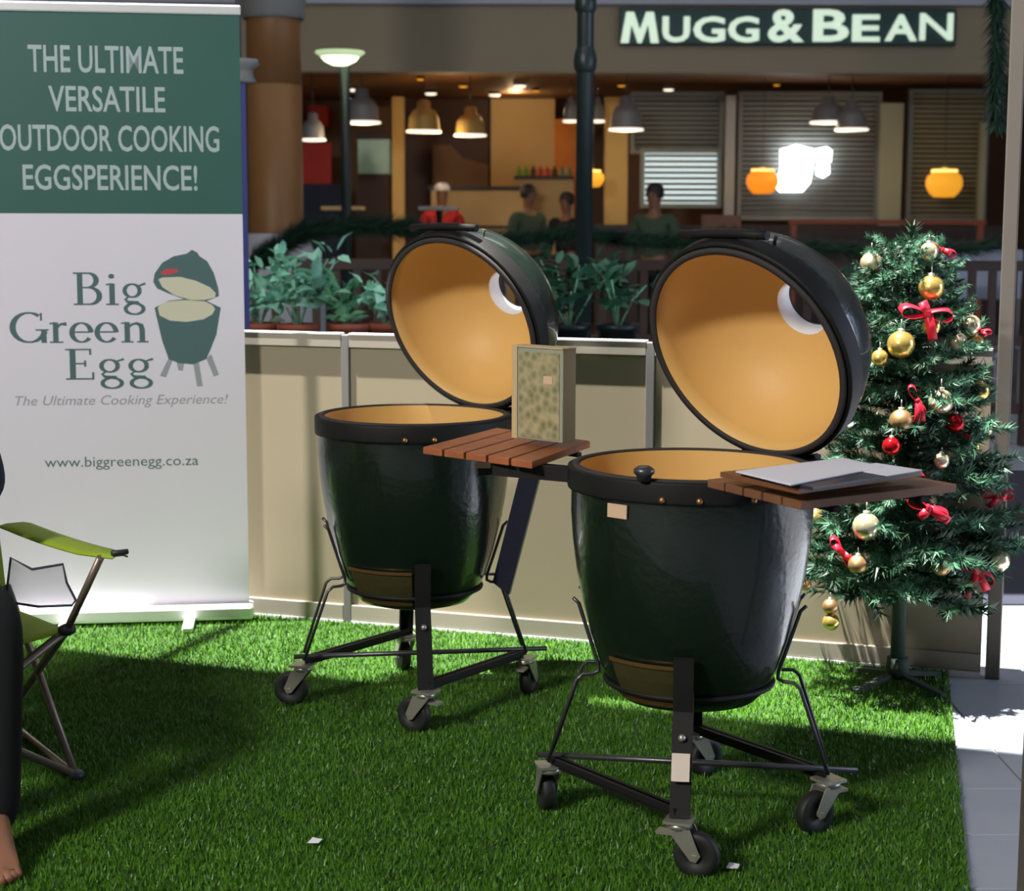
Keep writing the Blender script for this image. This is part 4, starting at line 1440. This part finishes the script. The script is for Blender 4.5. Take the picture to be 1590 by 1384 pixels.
# blue hanging strip with bracket, just right of the banner
bx_ = at(373, 300, 7.4)
bl = empty('blue_pennant', (bx_.x, 7.4, 0.007), 'narrow navy blue banner on a post right of the white banner', 'banner')
zt = at(373, 132, 7.4).z
MB().box((0, 0, (0.35 + zt) / 2), (0.062, 0.012, zt - 0.35)).build('fabric', M['blue'], bl)
MB().tube([(0.0, 0.03, 0.0), (0.0, 0.03, 3.4)], 0.012, 12).build('pole', M['rod'], bl)
zt2 = at(380, 98, 7.4).z
MB().lathe([(0.0, zt2 + 0.012), (0.065, zt2 + 0.012), (0.072, zt2 - 0.012), (0.045, zt2 - 0.03), (0.045, zt2 - 0.06), (0.062, zt2 - 0.085), (0.0, zt2 - 0.09)], 28, Matrix.Translation((0.015, 0.03, 0))).build('bracket_disc', M['column_grey'], bl)
MB().lathe([(0, 0.01), (0.16, 0.01), (0.16, 0.0), (0, 0.0)], 24).build('base_plate', M['rod'], bl)

# bowl lamp on a post
pb = at(528, 90, 15.0)
bw = empty('bowl_lamp', (pb.x, 15.0, 0.007), 'lit greenish white bowl lamp on a dark post right of the column', 'lamp')
zz_ = pb.z
rb_ = 38 / F_PX * 15
MB().lathe([(0.0, zz_ - 0.075), (rb_ * 0.30, zz_ - 0.068), (rb_ * 0.62, zz_ - 0.035), (rb_ * 0.76, zz_), (0.0, zz_)], 40).build('bowl', M['lamp_bowl'], bw)
MB().lathe([(rb_ * 0.76, zz_), (rb_, zz_ + 0.035), (rb_ * 0.97, zz_ + 0.05), (0.0, zz_ + 0.05)], 40).build('rim', M['lamp_rim'], bw)
MB().tube([(0.03, 0.12, 0), (0.03, 0.12, zz_ + 0.08)], 0.045, 16).build('post', M['black_green'], bw)
MB().bar((0.03, 0.12, zz_ + 0.06), (0, 0, zz_ + 0.06), 0.03, 0.03).build('arm', M['black_green'], bw)

# ---------------------------------------------------------------- restaurant shell
YF, YB = 18.0, 23.0
zf = at(795, 112, YF).z
ztop = at(795, 14, YF).z
MB().box((0, YF + 0.15, (zf + 5.6) / 2), (24, 0.3, 5.6 - zf)).build('wall_front', M['fascia'], kind='structure')
MB().box((0, YF - 0.05, ztop + 0.3), (24, 0.12, 0.52)).build('trim_2', M['cornice'], kind='structure')
MB().box((0, (YF + YB) / 2 + 0.3, zf + 0.10), (24, YB - YF, 0.08)).build('ceiling_restaurant', M['int_ceiling'], kind='structure')
MB().box((0, YB + 0.1, 1.6), (24, 0.2, 3.2)).build('wall_back', M['int_wall'], kind='structure')
MB().box((0, (YF + YB) / 2, 0.012), (24, YB - YF, 0.012)).build('restaurant_floor', M['int_floor'], floor)
MB().box((-7, 10, 2.8), (0.2, 38, 5.6)).build('wall_left', M['fascia'], kind='structure')

# sign
s0, s1 = at(962, 68, YF - 0.16), at(1487, 12, YF - 0.16)
sign = empty('shop_sign', ((s0.x + s1.x) / 2, YF - 0.06, (s0.z + s1.z) / 2), 'dark teal sign reading MUGG & BEAN in pale lit letters', 'sign')
sw, sh = s1.x - s0.x, s1.z - s0.z
MB().box((0, 0, 0), (sw, 0.08, sh)).build('sign_board', M['sign_board'], sign, bevel=0.01)


def sign_letter(chs, xa, xb, ya, yb):
    p0, p1 = at(xa, yb, YF - 0.16), at(xb, ya, YF - 0.16)
    vs, fs = text_polys(chs, (p1.x - p0.x, p1.z - p0.z), 0, 0.008 if chs in 'MN' else 0.022)
    mb = MB()
    y = -0.075
    mb.add([(p0.x - sign.location.x + a_, y, p0.z - sign.location.z + c_) for a_, c_ in vs], fs)
    o = mb.build('letter', M['sign_letter'], sign)
    so = o.modifiers.new('s', 'SOLIDIFY'); so.thickness = 0.03; so.offset = -1


p0, p1 = at(964, 66, YF - 0.16) - sign.location, at(1024, 18, YF - 0.16) - sign.location
mw, mh = p1.x - p0.x, p1.z - p0.z
MB().poly([(p0.x + x_ * mw, -0.075, p0.z + z_ * mh) for x_, z_ in ((0, 0), (0.14, 1), (0.34, 1), (0.5, 0.42), (0.66, 1), (0.86, 1), (1, 0), (0.79, 0), (0.72, 0.62), (0.55, 0), (0.45, 0), (0.28, 0.62), (0.21, 0))], 0.03, Vector((0, 1, 0))).build('letter', M['sign_letter'], sign)
for chs, xa, xb, ya, yb in (('U', 1029, 1072, 25, 65), ('G', 1077, 1127, 25, 65), ('G', 1131, 1180, 25, 65), ('&', 1193, 1250, 14, 65),
                            ('B', 1263, 1320, 14, 64), ('E', 1324, 1368, 22, 64), ('A', 1375, 1426, 22, 63), ('N', 1429, 1482, 20, 62)):
    sign_letter(chs, xa, xb, ya, yb)


# generic flat panels standing on real walls / frames
def panel(px0, py0, px1, py1, Y, th, m, name, lab, cat, parent=None, bevel=0.0):
    a_, b2 = at(px0, py1, Y), at(px1, py0, Y)
    c = Vector(((a_.x + b2.x) / 2, Y, (a_.z + b2.z) / 2))
    mb = MB().box((0, th / 2, 0), (b2.x - a_.x, th, b2.z - a_.z))
    if parent:
        return mb.build(name, m, parent, loc=c - parent.location, bevel=bevel, label=lab)
    return mb.build(name, m, None, loc=c, bevel=bevel, label=lab, cat=cat)


# tan post, beige wall panel, mural etc. (they run down to the floor)
def tall(px0, px1, ptop, Y, th, m, name, lab, cat, zb_=0.018):
    a_, b2 = at(px0, ptop, Y), at(px1, ptop, Y)
    mb = MB().box((0, th / 2, (b2.z - zb_) / 2), (b2.x - a_.x, th, b2.z - zb_))
    return mb.build(name, m, None, loc=((a_.x + b2.x) / 2, Y, zb_), label=lab, cat=cat, bevel=0.004)


tall(608, 627, 150, 20.5, 0.15, M['tan_wood'], 'timber_post', 'tall tan timber post between the dome lamps in the restaurant', 'post')
tall(762, 862, 142, 22.6, 0.2, M['beige_wall'], 'wall_panel', 'beige wall panel behind the bottle shelf', 'wall panel')
tall(862, 898, 185, 22.5, 0.2, M['orange_art'], 'wall_mural', 'orange wall mural left of the dark lamp post', 'mural')
tall(628, 762, 150, 22.7, 0.1, M['choc'], 'wall_panel', 'dark chocolate wall panel behind the gold dome lamps', 'wall panel')
tall(466, 530, 286, 21.5, 0.4, M['navy_cloth'], 'low_cupboard', 'dark blue cupboard under the red board', 'cupboard')
zcb = at(495, 286, 21.5).z
a_, b2 = at(470, 222, 21.7), at(514, 222, 21.7)
MB().box((0, 0, (a_.z - zcb) / 2), (b2.x - a_.x, 0.08, a_.z - zcb)).build('display_board', M['red_panel'], None, loc=((a_.x + b2.x) / 2, 21.7, zcb + 0.002), label='red display board standing on the dark blue cupboard', cat='board', bevel=0.01)
tall(545, 606, 165, 22.4, 0.1, M['int_wall'], 'wall_panel', 'brown wall panel around the green glass cabinet', 'wall panel')
e = empty('glass_cabinet', (at(580, 240, 21.8).x, 21.8, 0.018), 'green lit glass cabinet left of the timber post', 'cabinet')
za, zb2 = at(580, 272, 21.8).z, at(580, 216, 21.8).z
wc = 48 / F_PX * 21.8
MB().box((0, 0.2, za / 2), (wc, 0.4, za)).build('cabinet_base', M['choc'], e)
MB().box((0, 0.2, (za + zb2) / 2 - 0.018), (wc, 0.38, zb2 - za)).build('glass_front', M['green_glass'], e)
MB().box((0, 0.2, zb2 + 0.03), (wc + 0.04, 0.42, 0.10)).build('cabinet_top', M['choc'], e)
# pale diagonal awning shape in the dark area
q = [at(x, y, 22.5) for x, y in ((672, 330), (672, 225), (700, 226), (720, 246), (758, 256), (758, 330))]
c = sum(q, Vector()) / 6
MB().poly([p - c for p in q], 0.06, Vector((0, 1, 0))).build('wall_artwork', M['int_wall'], None, loc=c, label='brown sloping picture panel on the dark restaurant wall', cat='picture')
panel(478, 164, 508, 196, 22.4, 0.6, M['red_panel'], 'hanging_poster', 'small tilted red poster above the leftmost dome lamp', 'poster')

# counter with bottles
ce = empty('service_counter', (at(745, 330, 20.8).x, 20.8, 0.018), 'tan panelled service counter at the back of the restaurant', 'counter')
ztc = at(745, 292, 20.8).z
wcn = 150 / F_PX * 20.8
MB().box((0, 0.35, ztc / 2 - 0.02), (wcn, 0.6, ztc - 0.04)).build('counter_body', M['beige_wall'], ce)
MB().box((0, 0.33, ztc - 0.015), (wcn + 0.06, 0.68, 0.04)).build('worktop', M['dark_wood'], ce)
MB().box((0, 0.04, ztc * 0.72), (wcn, 0.02, 0.03)).build('counter_moulding', M['dark_wood'], ce)
sh_ = empty('bottle_shelf', (at(845, 275, 21.6).x, 21.6, 0.018), 'pale shelf unit carrying coloured bottles left of the lamp post', 'shelf')
zs = at(845, 273, 21.6).z - 0.018
ws = 92 / F_PX * 21.6
MB().box((0, 0.3, zs - 0.02), (ws, 0.36, 0.04)).build('shelf_board', M['dark_wood'], sh_)
MB().box((0, 0.32, (zs - 0.04) / 2), (ws, 0.30, zs - 0.04)).build('shelf_base', M['beige_wall'], sh_)
cols = [mat('bottle_green', (0.10, 0.30, 0.03), 0.3), mat('bottle_red', (0.45, 0.03, 0.02), 0.3), mat('bottle_grey', (0.18, 0.24, 0.14), 0.3), mat('bottle_brown', (0.08, 0.03, 0.01), 0.3)]
seqb = [(0, 'green'), (0, 'green'), (3, 'brown'), (1, 'red'), (1, 'red'), (3, 'brown'), (2, 'grey green'), (2, 'grey green')]
ords = ['leftmost', 'second from left', 'third from left', 'fourth from left', 'fifth from left', 'sixth from left', 'second from right', 'rightmost']
for k, (ci, cn) in enumerate(seqb):
    x = sh_.location.x + (k - 3.5) * ws / 8.4
    MB().lathe([(0.0, 0), (0.033, 0), (0.036, 0.02), (0.036, 0.075), (0.016, 0.10), (0.015, 0.125), (0.0, 0.125)], 14).build('bottle', cols[ci], None,
        loc=(x, 21.85, zs + 0.0185), label='%s bottle, %s of the row on the pale shelf' % (cn, ords[k]), cat='bottle', group='bottles on the pale shelf')

# people inside
name_detail = False
Jst = dict(pelvis=(0, 0, 0.93), chest=(0, 0, 1.27), neck=(0, 0, 1.46), headb=(0, -0.015, 1.54), headt=(0, -0.015, 1.66),
           shl=(0.19, 0, 1.38), ell=(0.25, 0.02, 1.10), wrl=(0.24, -0.10, 0.88), pl=(0.24, -0.14, 0.80), shr=(-0.19, 0, 1.38), elr=(-0.25, 0.02, 1.10), wrr=(-0.24, -0.10, 0.88), pr=(-0.24, -0.14, 0.80),
           hl=(0.09, 0, 0.88), kl=(0.10, -0.01, 0.49), al=(0.10, 0.02, 0.09), tl=(0.11, -0.15, 0.03), hr=(-0.09, 0, 0.88), kr=(-0.10, -0.01, 0.49), ar=(-0.10, 0.02, 0.09), tr=(-0.11, -0.15, 0.03))
Jse = dict(pelvis=(0, 0, 0.52), chest=(0, 0.03, 0.86), neck=(0, 0.02, 1.06), headb=(0, 0.0, 1.14), headt=(0, 0.0, 1.26),
           shl=(0.19, 0.02, 0.98), ell=(0.24, -0.08, 0.74), wrl=(0.18, -0.30, 0.74), pl=(0.16, -0.36, 0.74), shr=(-0.19, 0.02, 0.98), elr=(-0.24, -0.08, 0.74), wrr=(-0.18, -0.30, 0.74), pr=(-0.16, -0.36, 0.74),
           hl=(0.09, 0, 0.50), kl=(0.11, -0.42, 0.50), al=(0.11, -0.40, 0.09), tl=(0.11, -0.54, 0.03), hr=(-0.09, 0, 0.50), kr=(-0.11, -0.42, 0.50), ar=(-0.11, -0.40, 0.09), tr=(-0.11, -0.54, 0.03))
figure('person', (at(1017, 300, 16.8).x, 16.8, 0.007), -0.5, 'standing person in dark green top before the bright blinds', M['skin_dark'], M['green_cloth'], M['black_cloth'], Jst, scale=0.985)
figure('person', (at(686, 300, 20.2).x, 20.2, 0.018), 0.2, 'person in red shirt and white cap at the service counter', M['skin_dark'], M['red_cloth'], M['black_cloth'], Jst, hair=False, hat=M['white'], scale=1.02)
figure('person', (at(820, 300, 18.9).x, 18.9, 0.018), 0.7, 'dark-haired person in dark clothes below the green bottles', M['skin_dark'], M['green_cloth'], M['black_cloth'], Jst, scale=1.0)
figure('person', (at(880, 300, 19.8).x, 19.8, 0.018), -0.6, 'dark-haired person in black beside the dark lamp post', M['skin_dark'], M['black_cloth'], M['black_cloth'], Jst, scale=0.96)

# restaurant tables
def cafe_table(px, Y, pz, w, m, lab):
    x = at(px, pz, Y).x
    z = at(px, pz, Y).z
    e = empty('cafe_table', (x, Y, 0.018), lab, 'table')
    MB().box((0, 0, z - 0.03), (w, 0.6, 0.04)).build('table_top', m, e, bevel=0.005)
    MB().tube([(0, 0, 0.02), (0, 0, z - 0.05)], 0.035, 12).build('pedestal', M['rod'], e)
    MB().lathe([(0, 0.02), (0.22, 0.02), (0.24, 0.0), (0, 0.0)], 20).build('foot', M['rod'], e)


cafe_table(533, 18.6, 322, 0.42, M['beige_wall'], 'high tan table right of the brown column')
cafe_table(682, 18.5, 322, 0.42, M['post_light'], 'high pale table in front of the capped person')

# right hand wall: windows with blinds
def blind(px0, py0, px1, py1, Y, n, m, idx, back=None):
    a_, b2 = at(px0, py1, Y), at(px1, py0, Y)
    w, h_ = b2.x - a_.x, b2.z - a_.z
    fr = MB()
    t = 0.05
    fr.box((0, 0, h_ / 2 + t / 2), (w + 2 * t, 0.10, t)).box((0, 0, -h_ / 2 - t / 2), (w + 2 * t, 0.10, t)).box((-w / 2 - t / 2, 0, 0), (t, 0.10, h_)).box((w / 2 + t / 2, 0, 0), (t, 0.10, h_))
    wnd = fr.build('window_%d' % idx, M['slat_grey'], None, loc=((a_.x + b2.x) / 2, Y, (a_.z + b2.z) / 2), kind='structure')
    sl = MB()
    for k in range(n):
        z = -h_ / 2 + (k + 0.5) * h_ / n
        sl.box((0, -0.02, z), (w - 0.01, 0.008, h_ / n * 0.72), Matrix.Rotation(0.45, 3, 'X'))
    sl.build('blind_slats', m, wnd, kind='stuff')
    if back:
        MB().box((0, 0.06, 0), (w, 0.01, h_)).build('pane', back, wnd)
    return wnd


def dark_pane():
    return M['choc']


YW = 20.0
w1 = blind(985, 150, 1117, 232, YW, 11, M['slat_grey'], 1, M['choc'])
w1b = blind(1000, 238, 1114, 316, YW - 0.12, 9, M['post_light'], 2, M['daylight_dim'])
w2 = blind(1150, 150, 1362, 335, YW, 24, M['slat_grey'], 3, M['choc'])
w3 = blind(1412, 146, 1530, 338, YW, 25, M['slat'], 4, M['choc'])
tall(940, 976, 150, YW, 0.15, M['tan_wood'], 'timber_post', 'tan timber pillar right of the dark lamp post', 'post')
tall(1128, 1143, 148, YW - 0.25, 0.12, M['post_light'], 'window_post', 'pale window post between the two blind windows', 'post')
tall(1370, 1404, 160, YW - 0.25, 0.12, M['post_tan'], 'window_post', 'wide pale post left of the rightmost slatted panel', 'post')
tall(1524, 1534, 190, YW - 0.25, 0.12, M['post_tan'], 'window_post', 'narrow tan post at the right of the slatted panel', 'post')
# bright opening: daylight beyond the blinds
wn = empty('window_5', (at(1240, 262, YW - 0.15).x, YW - 0.15, at(1240, 262, YW).z), None, None)
wn['kind'] = 'structure'


def pane_poly(pxs, m, nm):
    q = [at(x, y, YW - 0.15) - wn.location for x, y in pxs]
    MB().poly(q, 0.03, Vector((0, 1, 0))).build(nm, m, wn)


pane_poly(((1211, 298), (1204, 290), (1212, 262), (1212, 232), (1236, 225), (1262, 231), (1262, 262), (1258, 284), (1246, 298)), M['daylight'], 'pane')
pane_poly(((1267, 252), (1266, 232), (1284, 228), (1292, 234), (1290, 252)), M['daylight'], 'pane')
pane_poly(((1268, 272), (1268, 258), (1288, 256), (1288, 270), (1278, 276)), M['daylight'], 'pane')
# dado below the windows
MB().box((at(1235, 350, YW).x, YW - 0.3, 0.66), (4.7, 0.16, 1.28)).build('dado_wall', M['dark_wood'], None, label='dark brown panelled dado under the restaurant windows', cat='wall panel')
a_, b2 = at(1225, 346, 18.5), at(1530, 346, 18.5)
MB().box((0, 0, 0), (b2.x - a_.x, 0.08, 0.05)).box((-(b2.x - a_.x) / 2 + 0.05, 0, -0.67), (0.06, 0.06, 1.30)).box(((b2.x - a_.x) / 2 - 0.05, 0, -0.67), (0.06, 0.06, 1.30)).build('wood_rail', M['terracotta'], None,
    loc=((a_.x + b2.x) / 2, 18.5, 1.335), label='orange brown wooden rail below the windows at right', cat='rail')
a_, b2 = at(1090, 322, 18.7), at(1150, 345, 18.7)
MB().box((0, 0, 1.22), (b2.x - a_.x, 0.06, 0.34)).box((-(b2.x - a_.x) / 2 + 0.03, 0, 0.52), (0.05, 0.05, 1.04)).box(((b2.x - a_.x) / 2 - 0.03, 0, 0.52), (0.05, 0.05, 1.04)).build('wooden_screen', M['wood_dark'], None,
    loc=((a_.x + b2.x) / 2, 18.7, 0.018), label='low brown wooden screen below the pale window post', cat='screen')


# dome pendants
def pendant(px, prim, r_px, ptop, Y, m, lab, glow=True):
    c = at(px, prim, Y)
    r_ = r_px / F_PX * Y
    hgt = (prim - ptop) / F_PX * Y
    e = empty('dome_pendant', (c.x, Y, c.z), lab, 'lamp', group='dome pendant lamps in the restaurant')
    MB().lathe([(r_, 0.0), (r_ * 0.90, 0.03), (r_ * 0.84, hgt * 0.45), (r_ * 0.62, hgt * 0.66), (r_ * 0.40, hgt * 0.72), (r_ * 0.36, hgt * 0.95), (r_ * 0.2, hgt), (0, hgt)], 28).build('shade', m, e)
    MB().lathe([(r_ * 0.99, -0.006), (r_ * 1.0, 0.012), (r_ * 0.86, 0.02), (0, 0.012), (0.0, -0.014), (r_ * 0.5, -0.012), (r_ * 0.99, -0.006)], 28).build('glowing_diffuser', M['lamp_white'], e)
    MB().tube([(0, 0, hgt), (0, 0, max(hgt + 0.05, zf + 0.06 - c.z))], 0.006, 6).build('cord', M['rod'], e)


pendant(486, 218, 20, 176, 18.9, M['shade_grey'], 'lowest dome pendant, partly behind the brown column')
pendant(562, 191, 29, 138, 18.8, M['shade_grey'], 'wide grey dome pendant under the bowl lamp')
pendant(658, 205, 27, 156, 18.9, M['shade_gold'], 'gold dome pendant right of the timber post')
pendant(730, 211, 25, 166, 19.2, M['shade_gold'], 'gold dome pendant before the dark chocolate wall')
pendant(886, 189, 12, 150, 19.6, M['shade_grey'], 'small dome pendant just left of the lamp post')
pendant(928, 189, 11, 150, 19.6, M['shade_grey'], 'small dome pendant just right of the lamp post')
pendant(972, 202, 27, 150, 18.8, M['shade_grey'], 'grey dome pendant above the tan pillar')
pendant(1286, 191, 28, 150, 19.0, M['shade_grey'], 'left one of two grey dome pendants over the bright opening')
pendant(1322, 202, 26, 158, 18.8, M['shade_grey'], 'right one of two grey dome pendants over the bright opening')


def globe(px, py, r_px, Y, m, lab):
    c = at(px, py, Y)
    r_ = r_px / F_PX * Y
    e = empty('lantern', c, lab, 'lamp', group='round orange lanterns')
    MB().lathe([(r_ * 0.55, -r_ * 0.78), (r_ * 0.80, -r_ * 0.55), (r_ * 0.98, -r_ * 0.2), (r_, 0.05 * r_), (r_ * 0.93, r_ * 0.35), (r_ * 0.72, r_ * 0.52), (r_ * 0.68, r_ * 0.76), (0, r_ * 0.78)], 28).build('shade', m, e)
    MB().lathe([(0, -r_ * 0.80), (r_ * 0.55, -r_ * 0.78)], 28).build('base', m, e)
    MB().lathe([(r_ * 0.70, r_ * 0.42), (r_ * 0.72, r_ * 0.70), (0, r_ * 0.82)], 28).build('glowing_top', M['glow_top'], e)
    MB().tube([(0, 0, r_ * 0.8), (0, 0, zf + 0.06 - c.z)], 0.005, 6).build('cord', M['rod'], e)


globe(1184, 281, 25, 19.3, M['orange_glow'], 'glowing orange lantern left of the bright opening')
globe(1466, 284, 28, 19.3, M['amber_glow'], 'glowing amber lantern before the slatted panel at right')
globe(921, 277, 17, 19.3, M['amber_glow'], 'glowing amber lantern half behind the lamp post')

# ceiling spots
spots = [(549, 139, 9, 'upper'), (548, 154, 9, 'lower'), (669, 145, 9, ''), (807, 133, 10, ''), (768, 147, 9, ''), (653, 123, 6, ''), (719, 134, 7, ''), (620, 153, 7, ''), (832, 141, 6, ''), (1038, 139, 8, ''), (965, 133, 6, ''), (1206, 132, 5, '')]
labs = ['upper one of the two stacked ceiling spots above the grey dome', 'lower one of the two stacked ceiling spots above the grey dome', 'ceiling spot above the gold dome by the timber post',
        'brightest ceiling spot above the beige wall', 'ceiling spot at the left edge of the beige wall', 'faint ceiling spot high above the gold dome', 'faint ceiling spot above the second gold dome',
        'faint ceiling spot at the top of the timber post', 'faint ceiling spot right of the brightest one', 'small ceiling spot left above the bright blinds', 'faint ceiling spot above the tan pillar', 'faint ceiling spot above the orange lantern']
zcl = zf + 0.055
for (px, py, r_, _), lab in zip(spots, labs):
    Y = 19.0 + (py - 120) * 0.09
    c = at(px, py, Y)
    e = empty('ceiling_spot', (c.x, Y, c.z), lab, 'lamp', group='ceiling spots in the restaurant')
    rr_ = r_ / F_PX * Y
    MB().lathe([(0, -rr_ * 0.35), (rr_ * 0.8, -rr_ * 0.25), (rr_, 0.0), (0, rr_ * 0.1)], 18).build('bulb', M['lamp_white'] if r_ > 7 else M['amber_glow'], e)
    MB().lathe([(rr_, 0.0), (rr_ * 0.95, rr_ * 0.8), (rr_ * 0.4, rr_), (0.01, rr_ * 1.05), (0.01, max(zcl - c.z, 0.06))], 18).build('housing', M['steel'], e)

# bright floor reflections come from these lamps; a few warm point lights inside the pendants
for (px, prim, Y, pw) in ((562, 200, 18.8, 12), (694, 215, 19.0, 16), (972, 212, 18.8, 8), (800, 150, 21.5, 14), (1304, 205, 18.9, 8)):
    d = bpy.data.lights.new('pendant_bulb', 'POINT')
    d.energy = pw
    d.color = (1.0, 0.68, 0.34)
    d.shadow_soft_size = 0.08
    o = bpy.data.objects.new('pendant_bulb', d)
    o.location = at(px, prim + 4, Y)
    COL.objects.link(o)
